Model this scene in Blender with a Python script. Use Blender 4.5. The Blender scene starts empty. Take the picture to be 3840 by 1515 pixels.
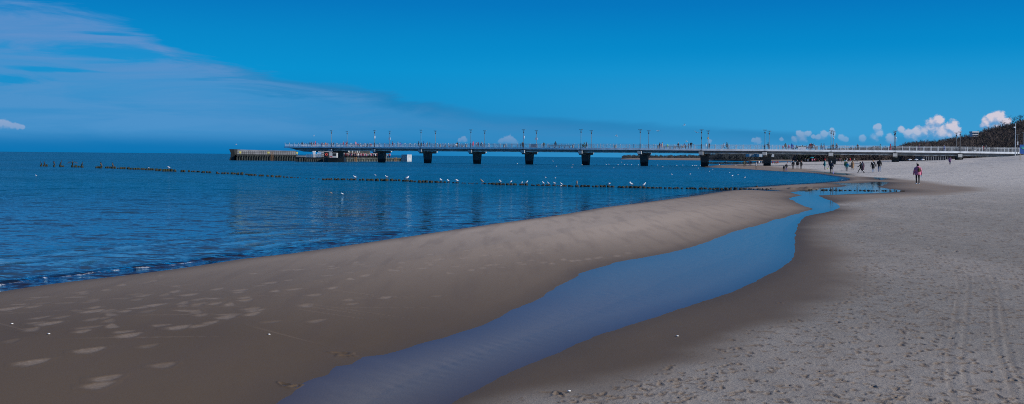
import bpy, bmesh, math, random
import numpy as np
from mathutils import Vector, Matrix
random.seed(7); rng = np.random.default_rng(11)
PI = math.pi; R = math.radians
sc = bpy.context.scene; C = sc.collection
# ------------------------------------------------------------------ camera numbers
F = 3500.0; H = 2.2; CX = 1920.0; CY = 586.5; TILT = 0.0094
# a pixel of the 3840 wide photograph, with a ground height or a distance, gives a point of the place
def drop(px, py):
    ux, uy = px-CX, CY-py
    return ux-TILT*uy, TILT*ux+uy
def G(px, py, z=0.0):
    a, b = drop(px, py); b = min(b, -0.6)
    r = (H-z)*F/(-b); return (a/F*r, r)
def D(px, py, r):
    a, b = drop(px, py); return (a/F*r, r, H+b/F*r)
# ------------------------------------------------------------------ materials
def newmat(name):
    m = bpy.data.materials.new(name); m.use_nodes = True
    nt = m.node_tree; b = nt.nodes['Principled BSDF']
    return m, nt, b
def N(nt, t, **kw):
    n = nt.nodes.new(t)
    for k, v in kw.items():
        if k == 'inp':
            for kk, vv in v.items(): n.inputs[kk].default_value = vv
        else: setattr(n, k, v)
    return n
def math_(nt, op, a, b=None, c=None, clamp=False):
    n = nt.nodes.new('ShaderNodeMath'); n.operation = op; n.use_clamp = clamp
    for i, v in enumerate((a, b, c)):
        if v is None: continue
        if isinstance(v, (int, float)): n.inputs[i].default_value = v
        else: nt.links.new(v, n.inputs[i])
    return n.outputs[0]
def mixc(nt, fac, a, b, bt='MIX'):
    n = nt.nodes.new('ShaderNodeMix'); n.data_type = 'RGBA'; n.blend_type = bt
    for i, v in ((0, fac), (6, a), (7, b)):
        if isinstance(v, (int, float)): n.inputs[i].default_value = v
        elif isinstance(v, tuple): n.inputs[i].default_value = (*v[:3], 1)
        else: nt.links.new(v, n.inputs[i])
    return n.outputs[2]
def sstep(nt, x, lo, hi):
    n = nt.nodes.new('ShaderNodeMapRange'); n.interpolation_type = 'SMOOTHSTEP'
    nt.links.new(x, n.inputs[0]); n.inputs[1].default_value = lo; n.inputs[2].default_value = hi
    return n.outputs[0]
def noise(nt, vec, scale, detail=4, rough=.55, dist=0, dim='3D'):
    n = nt.nodes.new('ShaderNodeTexNoise'); n.noise_dimensions = dim
    n.inputs['Scale'].default_value = scale; n.inputs['Detail'].default_value = detail
    n.inputs['Roughness'].default_value = rough; n.inputs['Distortion'].default_value = dist
    if vec is not None: nt.links.new(vec, n.inputs['Vector'])
    return n.outputs[0]
def mapping(nt, vec, scale=(1,1,1), rot=(0,0,0), loc=(0,0,0)):
    n = nt.nodes.new('ShaderNodeMapping'); nt.links.new(vec, n.inputs[0])
    n.inputs['Scale'].default_value = scale; n.inputs['Rotation'].default_value = rot; n.inputs['Location'].default_value = loc
    return n.outputs[0]
_M = {}
def M(name, col, rough=.7, var=.25, scale=6., metal=0., bump=.0, col2=None):
    """plain surface with mottled wear"""
    if name in _M: return _M[name]
    m, nt, b = newmat(name)
    tc = nt.nodes.new('ShaderNodeTexCoord').outputs['Object']
    f = noise(nt, tc, scale, 5, .6)
    c2 = col2 if col2 else tuple(c*(1-var) for c in col)
    c1 = tuple(min(1, c*(1+var*.6)) for c in col)
    fac = sstep(nt, f, .35, .65)
    nt.links.new(mixc(nt, fac, c1, c2), b.inputs['Base Color'])
    b.inputs['Roughness'].default_value = rough; b.inputs['Metallic'].default_value = metal
    if bump:
        bn = N(nt, 'ShaderNodeBump', inp={'Strength': bump, 'Distance': .02})
        nt.links.new(noise(nt, tc, scale*6, 4), bn.inputs['Height']); nt.links.new(bn.outputs[0], b.inputs['Normal'])
    _M[name] = m; return m
# ------------------------------------------------------------------ mesh builder
class MB:
    def __init__(s): s.v = []; s.f = []; s.m = []
    def add(s, vs, fs, mi=0):
        o = len(s.v); s.v += [tuple(v) for v in vs]
        s.f += [tuple(i+o for i in f) for f in fs]; s.m += [mi]*len(fs); return s
    def box(s, c, d, mi=0, rz=0, taper=1.0):
        x, y, z = d[0]/2, d[1]/2, d[2]/2; cs, sn = math.cos(rz), math.sin(rz); vs = []
        for k in (-1, 1):
            t = taper if k < 0 else 1.0
            for a, b in ((-1,-1),(1,-1),(1,1),(-1,1)):
                X, Y = a*x*t, b*y*t; vs.append((c[0]+X*cs-Y*sn, c[1]+X*sn+Y*cs, c[2]+k*z))
        return s.add(vs, [(0,3,2,1),(4,5,6,7),(0,1,5,4),(1,2,6,5),(2,3,7,6),(3,0,4,7)], mi)
    def tube(s, p0, p1, r0, r1=None, n=8, mi=0, capped=True):
        r1 = r0 if r1 is None else r1; p0 = Vector(p0); p1 = Vector(p1); d = (p1-p0)
        if d.length < 1e-6: return s
        d.normalize(); a = d.orthogonal().normalized(); b = d.cross(a); vs = []
        for p, r in ((p0, r0), (p1, r1)):
            for i in range(n):
                t = 2*PI*i/n; vs.append(p+a*(r*math.cos(t))+b*(r*math.sin(t)))
        fs = [(i, (i+1) % n, n+(i+1) % n, n+i) for i in range(n)]
        if capped: fs += [tuple(range(n-1, -1, -1)), tuple(range(n, 2*n))]
        return s.add(vs, fs, mi)
    def ell(s, c, rad, mi=0, nu=10, nv=7, rot=None):
        vs = []; fs = []; Mx = rot if rot else Matrix.Identity(3); c = Vector(c)
        vs.append(c+Mx@Vector((0,0,-rad[2])))
        for j in range(1, nv):
            p = -PI/2+PI*j/nv
            for i in range(nu):
                t = 2*PI*i/nu; vs.append(c+Mx@Vector((rad[0]*math.cos(p)*math.cos(t), rad[1]*math.cos(p)*math.sin(t), rad[2]*math.sin(p))))
        vs.append(c+Mx@Vector((0,0,rad[2])))
        for i in range(nu): fs.append((0, 1+(i+1) % nu, 1+i))
        for j in range(nv-2):
            for i in range(nu): fs.append((1+j*nu+i, 1+j*nu+(i+1) % nu, 1+(j+1)*nu+(i+1) % nu, 1+(j+1)*nu+i))
        L = len(vs)-1
        for i in range(nu): fs.append((L, 1+(nv-2)*nu+i, 1+(nv-2)*nu+(i+1) % nu))
        return s.add(vs, fs, mi)
    def loft(s, rings, mi=0, n=14):
        """rings: (cx, cy, z, rx, ry)"""
        vs = []; fs = []
        for cx, cy, z, rx, ry in rings:
            for i in range(n):
                t = 2*PI*i/n; vs.append((cx+rx*math.cos(t), cy+ry*math.sin(t), z))
        for j in range(len(rings)-1):
            for i in range(n): fs.append((j*n+i, j*n+(i+1) % n, (j+1)*n+(i+1) % n, (j+1)*n+i))
        fs += [tuple(range(n-1, -1, -1)), tuple(range((len(rings)-1)*n, len(rings)*n))]
        return s.add(vs, fs, mi)
    def mesh(s, name, mats, smooth=False):
        me = bpy.data.meshes.new(name); me.from_pydata(s.v, [], s.f); me.validate()
        for m in mats: me.materials.append(m)
        if len(s.m) == len(me.polygons): me.polygons.foreach_set('material_index', s.m)
        if smooth: me.polygons.foreach_set('use_smooth', [True]*len(me.polygons))
        me.update(); return me
    def build(s, name, mats, parent=None, smooth=False, loc=None):
        if not isinstance(mats, (list, tuple)): mats = [mats]
        if parent is not None and loc is None:
            pl = world_loc(parent); s.v = [(a-pl[0], b-pl[1], c-pl[2]) for a, b, c in s.v]
        elif parent is None and loc is not None:
            s.v = [(a-loc[0], b-loc[1], c-loc[2]) for a, b, c in s.v]
        o = bpy.data.objects.new(name, s.mesh(name, mats, smooth)); C.objects.link(o)
        if parent is not None: o.parent = parent
        elif loc is not None: o.location = loc
        return o
def world_loc(o):
    v = Vector(o.location)
    while o.parent: o = o.parent; v += Vector(o.location)
    return v
def tag(o, label=None, cat=None, group=None, kind=None):
    if label: o['label'] = label
    if cat: o['category'] = cat
    if group: o['group'] = group
    if kind: o['kind'] = kind
    return o
def empty(name, loc, rz=0):
    o = bpy.data.objects.new(name, None); C.objects.link(o); o.location = loc; o.rotation_euler = (0, 0, rz)
    o.empty_display_size = .2; return o
def copy_tree(o, parent=None):
    c = o.copy(); C.objects.link(c); c.parent = parent
    for ch in list(o.children): copy_tree(ch, c)
    return c
def remesh(mb, voxel, smooth=2):
    """one continuous skin round overlapping shapes"""
    me = mb.mesh('tmp', []); o = bpy.data.objects.new('tmp', me); C.objects.link(o)
    md = o.modifiers.new('r', 'REMESH'); md.mode = 'VOXEL'; md.voxel_size = voxel; md.use_smooth_shade = True
    ms = o.modifiers.new('s', 'SMOOTH'); ms.factor = .5; ms.iterations = smooth
    dg = bpy.context.evaluated_depsgraph_get(); out = bpy.data.meshes.new_from_object(o.evaluated_get(dg))
    bpy.data.objects.remove(o); bpy.data.meshes.remove(me); return out
# ------------------------------------------------------------------ shore lines, read off the photograph
SEA = [(-900,1230),(-300,1140),(0,1094),(121,1075),(242,1059),(424,1038),(605,1016),(787,990),(908,971),(1089,951),(1300,921),(1442,900),(1566,882),(1849,840),(2088,808),(2267,777),(2386,763),(2535,743),(2598,735),(2632,730),(2671,723.6),(2717,717),(2747,713.5),(2785,712),(2840,713),(2886,716),(2939,716.8),(2902,713),(2886,711.5),(2855,710.5),(2820,708.5),(2795,707.5),(2787,704.8),(2802,703.3),(2833,701),(2897,698.6),(2948,693.5),(3026,690),(3110,684),(3160,679),(3184,675),(3186,671),(3183,668),(3156,662),(3110,656),(3063,649.5),(3005,645.5),(2946,643.5),(2888,640),(2833,636.4),(2750,631),(2695,628.7),(2660,627.5),(2640,625.5),(2657,622.8),(2683,620.3),(2706,618.4),(2754,616.9),(2789,616),(2836,615.4),(2888,615.2),(2931,613),(2966,611.4),(3002,610.2),(3060,609.2),(3110,608.6),(3125,608.0),(3100,606.9),(3000,605.6),(2900,604.5),(2800,603.4),(2700,602.2),(2600,601),(2500,600),(2420,599.0),(2330,597.8)]
STREAM = [(3331,685.4),(3310,682.5),(3282,682),(3263,684),(3214,687.5),(3168,686.6),(3123,688),(3154,692),(3182,697),(3151,701.3),(3098,705),(3063,707.6),(3030,710),(3005,714),(2985,718.5),(2965,722),(2988,728),(3005,732),(2977,739),(2956,745),(2970,750),(2993,763),(3016,774),(3040,780),(3044,786),(3012,793),(2993,800),(2958,809),(2930,819),(2901,824),(2845,844),(2765,864),(2660,905),(2580,929),(2500,949),(2410,967),(2319,982),(2180,1024),(2144,1048),(2077,1081),(2017,1124),(1926,1160),(1835,1209),(1714,1251),(1593,1284),(1442,1330),(1357,1339),(1321,1366),(1260,1373),(1230,1402),(1200,1414),(1149,1428),(1089,1481),(1029,1515),(900,1620),(760,1760),
 (1480,1760),(1600,1585),(1672,1529),(1714,1499),(1775,1469),(1865,1420),(1986,1366),(2107,1317),(2228,1263),(2380,1215),(2500,1177),(2580,1149),(2660,1125),(2741,1097),(2821,1061),(2901,1021),(2965,981),(2985,933),(2981,885),(2997,836),(3012,820),(3020,812),(3058,804),(3098,796),(3133,788),(3145,778),(3150,767),(3133,760),(3110,751),(3082,740),(3063,733),(3110,731),(3203,727),(3296,724),(3340,720.5),(3377,717.5),(3380,714.5),(3361,711),(3319,706.4),(3291,701),(3310,695)]
POND1 = [(3040,641.5),(3100,644.5),(3171,650),(3183,653),(3204,657.5),(3171,656.5),(3135,652.5),(3100,647.5),(3050,643.5)]
POND2 = [(3272,664.5),(3300,665),(3330,670),(3302,676),(3284,669.5)]
DRY = [(1500,1700),(1850,1500),(2050,1410),(2500,1294),(2740,1230),(2981,1125),(3142,1077),(3200,1021),(3212,941),(3130,884),(3100,830),(3200,800),(3235,770),(3190,748),(3300,733),(3420,728),(3560,722),(3690,706),(3600,690),(3480,674),(3400,668),(3330,660),(3230,655),(3180,645),(3050,636),(2950,629),(2850,622),(2800,618)]
def densify(pts, n=3):
    """Catmull-Rom so that banks curve"""
    out = []; k = len(pts)
    for i in range(k):
        p0, p1, p2, p3 = pts[i-1], pts[i], pts[(i+1) % k], pts[(i+2) % k]
        for j in range(n):
            t = j/n
            out.append(tuple(.5*((2*p1[a])+(-p0[a]+p2[a])*t*.7+(2*p0[a]-5*p1[a]+4*p2[a]-p3[a])*t*t*.7+(-p0[a]+3*p1[a]-3*p2[a]+p3[a])*t**3*.7)
                       + (.3*((p2[a]-p1[a])*t)) for a in (0, 1)))
    return out
def sd_poly(X, Y, poly):
    P = np.array(poly, dtype=np.float64); Q = np.roll(P, -1, 0)
    d2 = np.full(X.shape, 1e18); ins = np.zeros(X.shape, bool)
    for (ax, ay), (bx, by) in zip(P, Q):
        ex, ey = bx-ax, by-ay; L = ex*ex+ey*ey+1e-12
        t = np.clip(((X-ax)*ex+(Y-ay)*ey)/L, 0, 1)
        dx = X-ax-t*ex; dy = Y-ay-t*ey; d2 = np.minimum(d2, dx*dx+dy*dy)
        if by != ay:
            c = ((ay > Y) != (by > Y)) & (X < (bx-ax)*(Y-ay)/(by-ay)+ax); ins ^= c
    d = np.sqrt(d2); return np.where(ins, d, -d)
def catm(pts):
    o = []
    for i in range(len(pts)-1):
        p0 = pts[max(i-1, 0)]; p1 = pts[i]; p2 = pts[i+1]; p3 = pts[min(i+2, len(pts)-1)]
        for j in range(2):
            t = j/2; o.append(tuple(.5*(2*p1[a]+(p2[a]-p0[a])*t+(2*p0[a]-5*p1[a]+4*p2[a]-p3[a])*t*t+(3*p1[a]-p0[a]-3*p2[a]+p3[a])*t**3) for a in (0, 1)))
    return o+[pts[-1]]
seaW = [G(*p) for p in catm(SEA)]
LAND = seaW+[((2330-CX)/F*3000, 3000), (3600, 3000), (3600, 1), (-12, 1)]
STRW = [G(*p) for p in densify(STREAM, 2)]; P1W = [G(*p) for p in POND1]; P2W = [G(*p) for p in POND2]
DRYW = [G(px, py, .25) for px, py in DRY]+[(400, 800), (900, 400), (900, 1), (1.2, 1)]
ZC = [(400,15,.14),(-300,12,.12),(1200,25,.15),(2000,40,.13),(2700,60,.10),(1900,6,.40),(3000,8,.50),(3840,8,.55),(4400,8,.7),(3840,15,.6),(3400,30,.42),(3840,40,.65),(3440,80,.36),(3700,77,.55),(3300,119,.72),(3117,124,.42),(3562,186,1.35),(2974,186,.30),(3357,238,1.75),(3116,238,.9),(2868,238,.36),(3480,238,2.0),(3600,238,2.45),(3700,232,2.8),(3760,228,3.3),(3823,226,4.25),(3900,226,5.2),(3840,190,3.6),(3740,190,2.3),(3640,200,1.9),(2700,200,.12),(3840,120,1.35),(4300,120,3.0),(4300,60,1.2),(3100,400,1.5),(3400,400,1.75),(3250,330,1.6),(3600,400,3.5),(3800,400,6),(3000,800,2.5),(2700,1000,2),(2350,1000,1.5),(3500,900,8),(3840,900,14)]
ZCa = np.array([(p/380., 4.2*math.log(r), z) for p, r, z in ZC])
def zcap(X, Y):
    px = (X/np.maximum(Y, .5)*F+CX)/380.; lr = 4.2*np.log(np.maximum(Y, 1))
    w = 0; s = 0
    for a, b, z in ZCa:
        k = 1/(((px-a)**2+(lr-b)**2)+.05)**2; w = w+k; s = s+k*z
    return s/w
# value noise on the plane
def _h(ix, iy, s):
    n = (ix.astype(np.int64)*374761393+iy.astype(np.int64)*668265263+s*1442695041) & 0x7fffffff
    n = (n ^ (n >> 13))*1274126177 & 0x7fffffff; return ((n ^ (n >> 16)) & 0xffff)/65535.
def vn(X, Y, s=0):
    ix = np.floor(X); iy = np.floor(Y); fx = X-ix; fy = Y-iy; fx = fx*fx*(3-2*fx); fy = fy*fy*(3-2*fy)
    a = _h(ix, iy, s); b = _h(ix+1, iy, s); c = _h(ix, iy+1, s); d = _h(ix+1, iy+1, s)
    return (a*(1-fx)+b*fx)*(1-fy)+(c*(1-fx)+d*fx)*fy
def fbm(X, Y, o=4, s=0):
    t = 0; a = .5
    for i in range(o): t = t+a*vn(X*2**i, Y*2**i, s+i*17); a *= .5
    return t
def land_fields(X, Y, full=True):
    wob = (fbm(X/np.maximum(Y, 4)*55, Y/np.maximum(Y, 4)*0+np.log(np.maximum(Y, 2))*38, 3, 5)-.44)*.006*Y
    sl = sd_poly(X, Y, LAND); ss = sd_poly(X, Y, STRW); s1 = sd_poly(X, Y, P1W); s2 = sd_poly(X, Y, P2W)
    st = np.maximum(np.maximum(ss, s1), s2)
    sd = np.minimum(sl, -st)+wob*np.clip(np.minimum(np.abs(sl), 3)/3+.3, 0, 1)
    cap = zcap(X, Y); slope = np.minimum(.035, .5*H/np.maximum(Y, 1))
    z = cap*(1-np.exp(-(np.maximum(sd, 0)*slope*1.3+np.clip((Y-95)/50, 0, 1)*np.maximum(sd-1.5, 0)**1.2*.05)/cap))
    zs = -np.minimum(.05*np.maximum(-sd, 0), 2.5)
    zp = -np.minimum(.03*np.maximum(-sd, 0), .07)
    instream = st > -np.abs(sl)*.0
    zw = np.where(sl > 0, zp, zs)
    return np.where(sd > 0, z, zw), sd, sl, st
def ground(x, y):
    return float(land_fields(np.array([float(x)]), np.array([float(y)]))[0][0])
def foot(px, py):
    """where the line of sight through a pixel meets the sand"""
    a, b = drop(px, py); rs = np.geomspace(6, 700, 900); xs = a/F*rs
    g = np.maximum(land_fields(xs, rs)[0], 0); e = (H+b/F*rs)-g
    i = np.argmax(e < 0) if (e < 0).any() else len(rs)-1
    i = max(i, 1); t = e[i-1]/(e[i-1]-e[i]+1e-9); r = rs[i-1]+(rs[i]-rs[i-1])*min(max(t, 0), 1)
    return (a/F*r, r, max(ground(a/F*r, r), 0))
# ------------------------------------------------------------------ sand: one sheet, finer near the camera
cam = bpy.data.cameras.new('camera'); camo = bpy.data.objects.new('camera', cam); C.objects.link(camo)
cam.sensor_width = 36; cam.lens = 36*F/3840; cam.shift_y = -(757.5-CY)/3840; cam.clip_end = 80000; cam.clip_start = .1
camo.matrix_world = Matrix.Translation((0, 0, H)) @ Matrix.Rotation(PI/2, 4, 'X') @ Matrix.Rotation(TILT, 4, 'Z')
sc.camera = camo
def sheet(name, cols, rws, zf):
    T, RR = np.meshgrid(cols, rws); X = T*RR; Y = RR.copy()
    Z, attrs, keep = zf(X, Y); nr, nc = X.shape
    co = np.stack([X, Y, Z], -1).reshape(-1, 3).astype(np.float32)
    idx = np.arange(nr*nc).reshape(nr, nc)
    f = np.stack([idx[:-1, :-1], idx[1:, :-1], idx[1:, 1:], idx[:-1, 1:]], -1).reshape(-1, 4)
    # rows run from far to near: keep the faces turned upwards
    f = f[:, ::1] if rws[0] > rws[-1] else f[:, ::-1]
    if keep is not None:
        kf = (keep[:-1, :-1] | keep[1:, :-1] | keep[1:, 1:] | keep[:-1, 1:]).reshape(-1); f = f[kf]
        used = np.zeros(nr*nc, bool); used[f.ravel()] = True; new = np.cumsum(used)-1
        co = co[used]; f = new[f]; attrs = {k: v.reshape(-1)[used] for k, v in attrs.items()}
    me = bpy.data.meshes.new(name); me.vertices.add(len(co)); me.vertices.foreach_set('co', co.ravel())
    me.loops.add(f.size); me.loops.foreach_set('vertex_index', f.ravel().astype(np.int32))
    me.polygons.add(len(f)); me.polygons.foreach_set('loop_start', np.arange(0, f.size, 4, dtype=np.int32))
    me.update(calc_edges=True); me.polygons.foreach_set('use_smooth', np.ones(len(f), bool))
    for k, v in attrs.items():
        a = me.attributes.new(k, 'FLOAT', 'POINT'); a.data.foreach_set('value', v.reshape(-1).astype(np.float32))
    me.update(); o = bpy.data.objects.new(name, me); C.objects.link(o); return o
cols = np.linspace(-.70, .70, 1050)
drops = np.concatenate([np.arange(3, 120, .8), np.arange(120, 1600, 1.9)])
rows = (H-0)*F/drops
TR = dict(cols=cols, rows=rows)
def sand(X, Y):
    Z, sd, sl, st = land_fields(X, Y)
    sdry = sd_poly(X, Y, DRYW)
    wob = (fbm(X*.55, Y*.55, 4, 3)-.47)*2.2+(fbm(X*.12, Y*.09, 3, 9)-.44)*5*np.clip(Y/60, 0, 1)
    dry = np.clip((sdry+wob*.55)/(.5+Y*.012)*.5+.5, 0, 1); dry = dry*dry*(3-2*dry)
    damp = np.where(sd < 0, .25, np.clip(1-sd/(.35+Y*.006), 0, 1))          # narrow saturated rim along every bank
    dent = np.zeros_like(X); pale = np.zeros_like(X)
    up = sd > .05
    # lumps and hollows of the trodden sand
    rough = np.clip(dry*1.15-.1, 0, 1)*np.clip(sd*2, 0, 1)
    Z = Z+up*((fbm(X*2.2, Y*2.2, 4, 21)-.47)*.010*rough*np.clip(Y/12, .5, 3)+(fbm(X*.5, Y*.5, 3, 33)-.44)*.004*np.clip(sd, 0, 1))
    # stream bed ripples
    u = X*.55+Y*.85; rip = np.sin((u+.35*fbm(X*2, Y*2, 3, 41))*2*PI/.19+3*fbm(X*.9, Y*.9, 2, 44))
    Z = Z+np.where((st > .25), rip*.004*np.clip((st-.25)*2, 0, 1), 0)
    nr, nc = X.shape
    def stamp(x, y, L, W, ang, depth, rim, kind):
        if y < 4.9 or y > 170: return
        t = x/y; j = int((t-cols[0])/(cols[1]-cols[0])); i = int(np.searchsorted(-rows, -y))
        if j < 0 or j >= nc: return
        hw = int(1.6*L/y/(cols[1]-cols[0]))+1
        i0 = int(np.searchsorted(-rows, -(y+1.6*L))); i1 = int(np.searchsorted(-rows, -max(y-1.6*L, 4)))+1
        sl_ = (slice(max(i0, 0), min(i1, nr)), slice(max(j-hw, 0), min(j+hw+1, nc)))
        if sl_[0].stop <= sl_[0].start or sl_[1].stop <= sl_[1].start: return
        dx = X[sl_]-x; dy = Y[sl_]-y; c, s = math.cos(ang), math.sin(ang)
        a = (dx*c+dy*s)/L; b = (-dx*s+dy*c)/W; b = b*(1+.35*np.sign(a)*np.abs(a)*1.2)
        q = a*a+b*b; q = q*(1+.5*(vn(X[sl_]*30, Y[sl_]*30, 5)-.5))
        core = np.exp(-q**2*1.2); ring = np.exp(-(np.sqrt(q)-1.35)**2*9)
        Z[sl_] += -depth*core+rim*ring
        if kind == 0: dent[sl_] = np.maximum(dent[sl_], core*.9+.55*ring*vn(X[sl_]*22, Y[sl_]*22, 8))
        else: pale[sl_] = np.maximum(pale[sl_], kind*np.clip(core*1.3, 0, 1)*(.55+.6*vn(X[sl_]*40, Y[sl_]*40, 4)))
    # footprints on the dry beach, in walking lines and scattered
    rr = random.Random(3)
    def dryat(x, y):
        t = x/y; j = int((t-cols[0])/(cols[1]-cols[0])); i = int(np.searchsorted(-rows, -y))
        return dry[min(i, nr-1), j] if 0 <= j < nc else 0
    for k in range(190):
        y = 6+44*rr.random()**1.3; x = y*(-.15+.85*rr.random()); ang = rr.choice([1.35, 1.5, 1.65, -1.5, 1.2, .4, 2.6])+rr.gauss(0, .12)
        for q in range(rr.randint(5, 26)):
            x += .40*math.cos(ang); y += .40*math.sin(ang); ang += rr.gauss(0, .05)
            sgn = .1 if q % 2 else -.1; fx = x-sgn*math.sin(ang); fy = y+sgn*math.cos(ang)
            if fy > 5 and dryat(fx, fy) > .45: stamp(fx, fy, .060, .026, ang+rr.gauss(0, .12), .004+.004*rr.random(), .003, 0)
    for k in range(12000):
        y = 5.4+75*rr.random()**1.7; x = y*(-.25+.95*rr.random())
        if dryat(x, y) > .35+.3*rr.random(): stamp(x, y, (.014+.05*rr.random()**3)*(1+y/30), (.010+.014*rr.random())*(1+y/30), rr.random()*PI, .003+.006*rr.random(), .003, 0)
    # prints and drag marks on the wet bar, paler where the water was pressed out
    for k in range(46):
        px = rr.uniform(-100, 2350); base = 1094-px*.122-max(0, px-1200)*.02
        w = (px < 900)*230+(px >= 900)*130
        x, y = G(px, base+30+w*rr.random()**1.3, .1); ang = .85+rr.gauss(0, .25) if rr.random() < .8 else rr.random()*3
        for q in range(rr.randint(1, 6)):
            stamp(x+rr.gauss(0, .1), y+rr.gauss(0, .1), .15*rr.uniform(.7, 1.15), .065, ang+.45+rr.gauss(0, .2), .003, .0015, rr.uniform(.25, .9))
            x += .7*math.cos(ang); y += .7*math.sin(ang)
    for px, py, s in [(45,1140,1.5),(128,1343,1),(345,1298,1),(490,1245,.9),(375,1420,.7),(620,1345,.5),(855,1179,.8),(675,1216,.9),(950,1150,.6),(1185,1100,.6),(190,1203,1),(355,1158,.9),(715,1098,.8),(580,1138,.9),(1020,1055,.7),(905,1083,.7),(405,1395,.7)]:
        x, y = G(px, py, .12); stamp(x, y, .16*(s*.5+.6), .075+.02*s, 1.15, .004, .002, min(1, s*1.1))
    for k in range(22):       # shallow scrapes
        px = rr.uniform(-50, 1500); x, y = G(px, 1130-px*.1+220*rr.random(), .1)
        stamp(x, y, rr.uniform(.3, .9), .02, rr.choice([.2, -.5, -.7, .35]), .002, .002, rr.uniform(.15, .4))
    for px, py, s in [(1275,1288,1.4),(1300,1296,1),(1065,1396,1),(1110,1402,.8),(2090,1440,1),(3210,1285,.6),(2925,1117,.7)]:
        x, y = G(px, py, .12); stamp(x, y, .07*s, .03*s, rr.random()*3, .010, .008, 0)
    # tyre tracks
    for tr in TRACKS:
        P = [G(a, b, .55) for a, b in tr]
        for i in range(len(P)-1):
            (ax, ay), (bx, by) = P[i], P[i+1]; L = (bx-ax)**2+(by-ay)**2
            t = np.clip(((X-ax)*(bx-ax)+(Y-ay)*(by-ay))/L, 0, 1)
            d = np.hypot(X-ax-t*(bx-ax), Y-ay-t*(by-ay)); near = d < .2
            fade = np.clip((52-Y)/25, 0, 1)*(.55+.6*vn(X*.8, Y*.8, 77))
            Z -= np.where(near, .0014*np.exp(-(d/.028)**4)*fade, 0); Z += np.where(near, .0010*np.exp(-((d-.05)/.018)**2)*fade, 0)
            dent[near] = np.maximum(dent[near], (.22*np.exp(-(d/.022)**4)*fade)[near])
    # lumps of weed and kicked sand by the posts
    for k in range(70):
        px = rr.uniform(2960, 3075); x, y = G(px, 706+3*rr.random(), .05); stamp(x, y, rr.uniform(.15, .35), .15, 0, -.06*rr.random(), .01, 0)
    keep = (Z > -2.4)
    ct = sorted((G(a, b)[1], G(a, b)[0]/G(a, b)[1]) for a, b in ((1150, 1600), (1500, 1450), (2000, 1230), (2500, 1050), (2900, 900), (3040, 790), (3040, 730), (3050, 700)))
    left = X/Y < np.interp(Y, [c_[0] for c_ in ct], [c_[1] for c_ in ct])
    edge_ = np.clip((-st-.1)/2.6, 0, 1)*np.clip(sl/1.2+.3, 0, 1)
    bar = np.where(left, .30+.55*edge_, edge_*.8)*np.clip((Y-11)/16, 0, 1)*(1-.5*np.clip((Y-32)/30, 0, 1))  # paler at middle distance: drier sand, plus grazing sheen put into the colour
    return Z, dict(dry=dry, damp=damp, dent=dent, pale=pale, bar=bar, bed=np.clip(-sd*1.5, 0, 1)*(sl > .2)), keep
TRACKS = [[(3625,1600),(3615,1515),(3591,1382),(3567,1278),(3563,1181),(3583,1077),(3599,981),(3580,925),(3540,885)],
 [(3710,1600),(3696,1515),(3655,1358),(3619,1254),(3615,1165),(3627,1061),(3635,973),(3620,920)],
 [(3990,1560),(3840,1382),(3784,1278),(3744,1189),(3728,1085),(3720,997),(3680,933),(3650,905)],
 [(3960,1420),(3840,1290),(3792,1213),(3762,1077),(3741,981),(3705,925)]]
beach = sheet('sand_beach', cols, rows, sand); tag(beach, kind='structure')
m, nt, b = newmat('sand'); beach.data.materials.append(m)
pos = nt.nodes.new('ShaderNodeNewGeometry').outputs['Position']
A = lambda nt, k: N(nt, 'ShaderNodeAttribute', attribute_name=k).outputs['Fac']
dry, damp, dent, pale = A(nt, 'dry'), A(nt, 'damp'), A(nt, 'dent'), A(nt, 'pale')
WET = (.118, .079, .045); DRYC = (.31, .28, .245)
big = noise(nt, mapping(nt, pos, (.25, .09, 1)), 1, 4, .6); fine = noise(nt, pos, 55, 3, .7); mid = noise(nt, pos, 3.2, 5, .6)
streak = noise(nt, mapping(nt, pos, (2.6, .35, 1), (0, 0, .55)), 1, 3, .5)
wet = mixc(nt, sstep(nt, big, .3, .7), WET, tuple(c*1.28 for c in WET))
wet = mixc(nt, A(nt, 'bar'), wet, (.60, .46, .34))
wet = mixc(nt, math_(nt, 'MULTIPLY', sstep(nt, streak, .45, .7), .22), wet, (.13, .09, .066))
wet = mixc(nt, math_(nt, 'MULTIPLY', pale, .48, clamp=True), wet, (.47, .36, .27))
wet = mixc(nt, math_(nt, 'MULTIPLY', damp, .5), wet, (.095, .068, .048))
dr = mixc(nt, sstep(nt, mid, .35, .65), DRYC, (.275, .240, .205))
dr = mixc(nt, math_(nt, 'MULTIPLY', sstep(nt, big, .4, .65), .4), dr, (.50, .43, .37))
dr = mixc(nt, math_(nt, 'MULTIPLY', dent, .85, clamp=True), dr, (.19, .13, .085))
spk = noise(nt, mapping(nt, pos, (1, .7, 1)), 13, 5, .8); clp = sstep(nt, noise(nt, pos, 1.1, 4, .6), .42, .66); dr = mixc(nt, math_(nt, 'MULTIPLY', math_(nt, 'MULTIPLY', sstep(nt, spk, .57, .66), math_(nt, 'ADD', .2, math_(nt, 'MULTIPLY', clp, .8))), .75), dr, (.17, .115, .072))
ys = nt.nodes.new('ShaderNodeSeparateXYZ'); nt.links.new(pos, ys.inputs[0])
fard = noise(nt, mapping(nt, pos, (1, .45, 1)), 3.4, 4, .7); fard2 = noise(nt, mapping(nt, pos, (1, .3, 1)), .9, 4, .75)
fd = math_(nt, 'MULTIPLY', sstep(nt, ys.outputs[1], 22, 60), math_(nt, 'MAXIMUM', sstep(nt, fard, .56, .66), math_(nt, 'MULTIPLY', sstep(nt, fard2, .54, .64), sstep(nt, ys.outputs[1], 60, 130))))
dr = mixc(nt, math_(nt, 'MULTIPLY', sstep(nt, ys.outputs[1], 14, 110), .8), dr, mixc(nt, sstep(nt, mid, .35, .65), (.76, .70, .645), (.64, .59, .53)))
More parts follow.
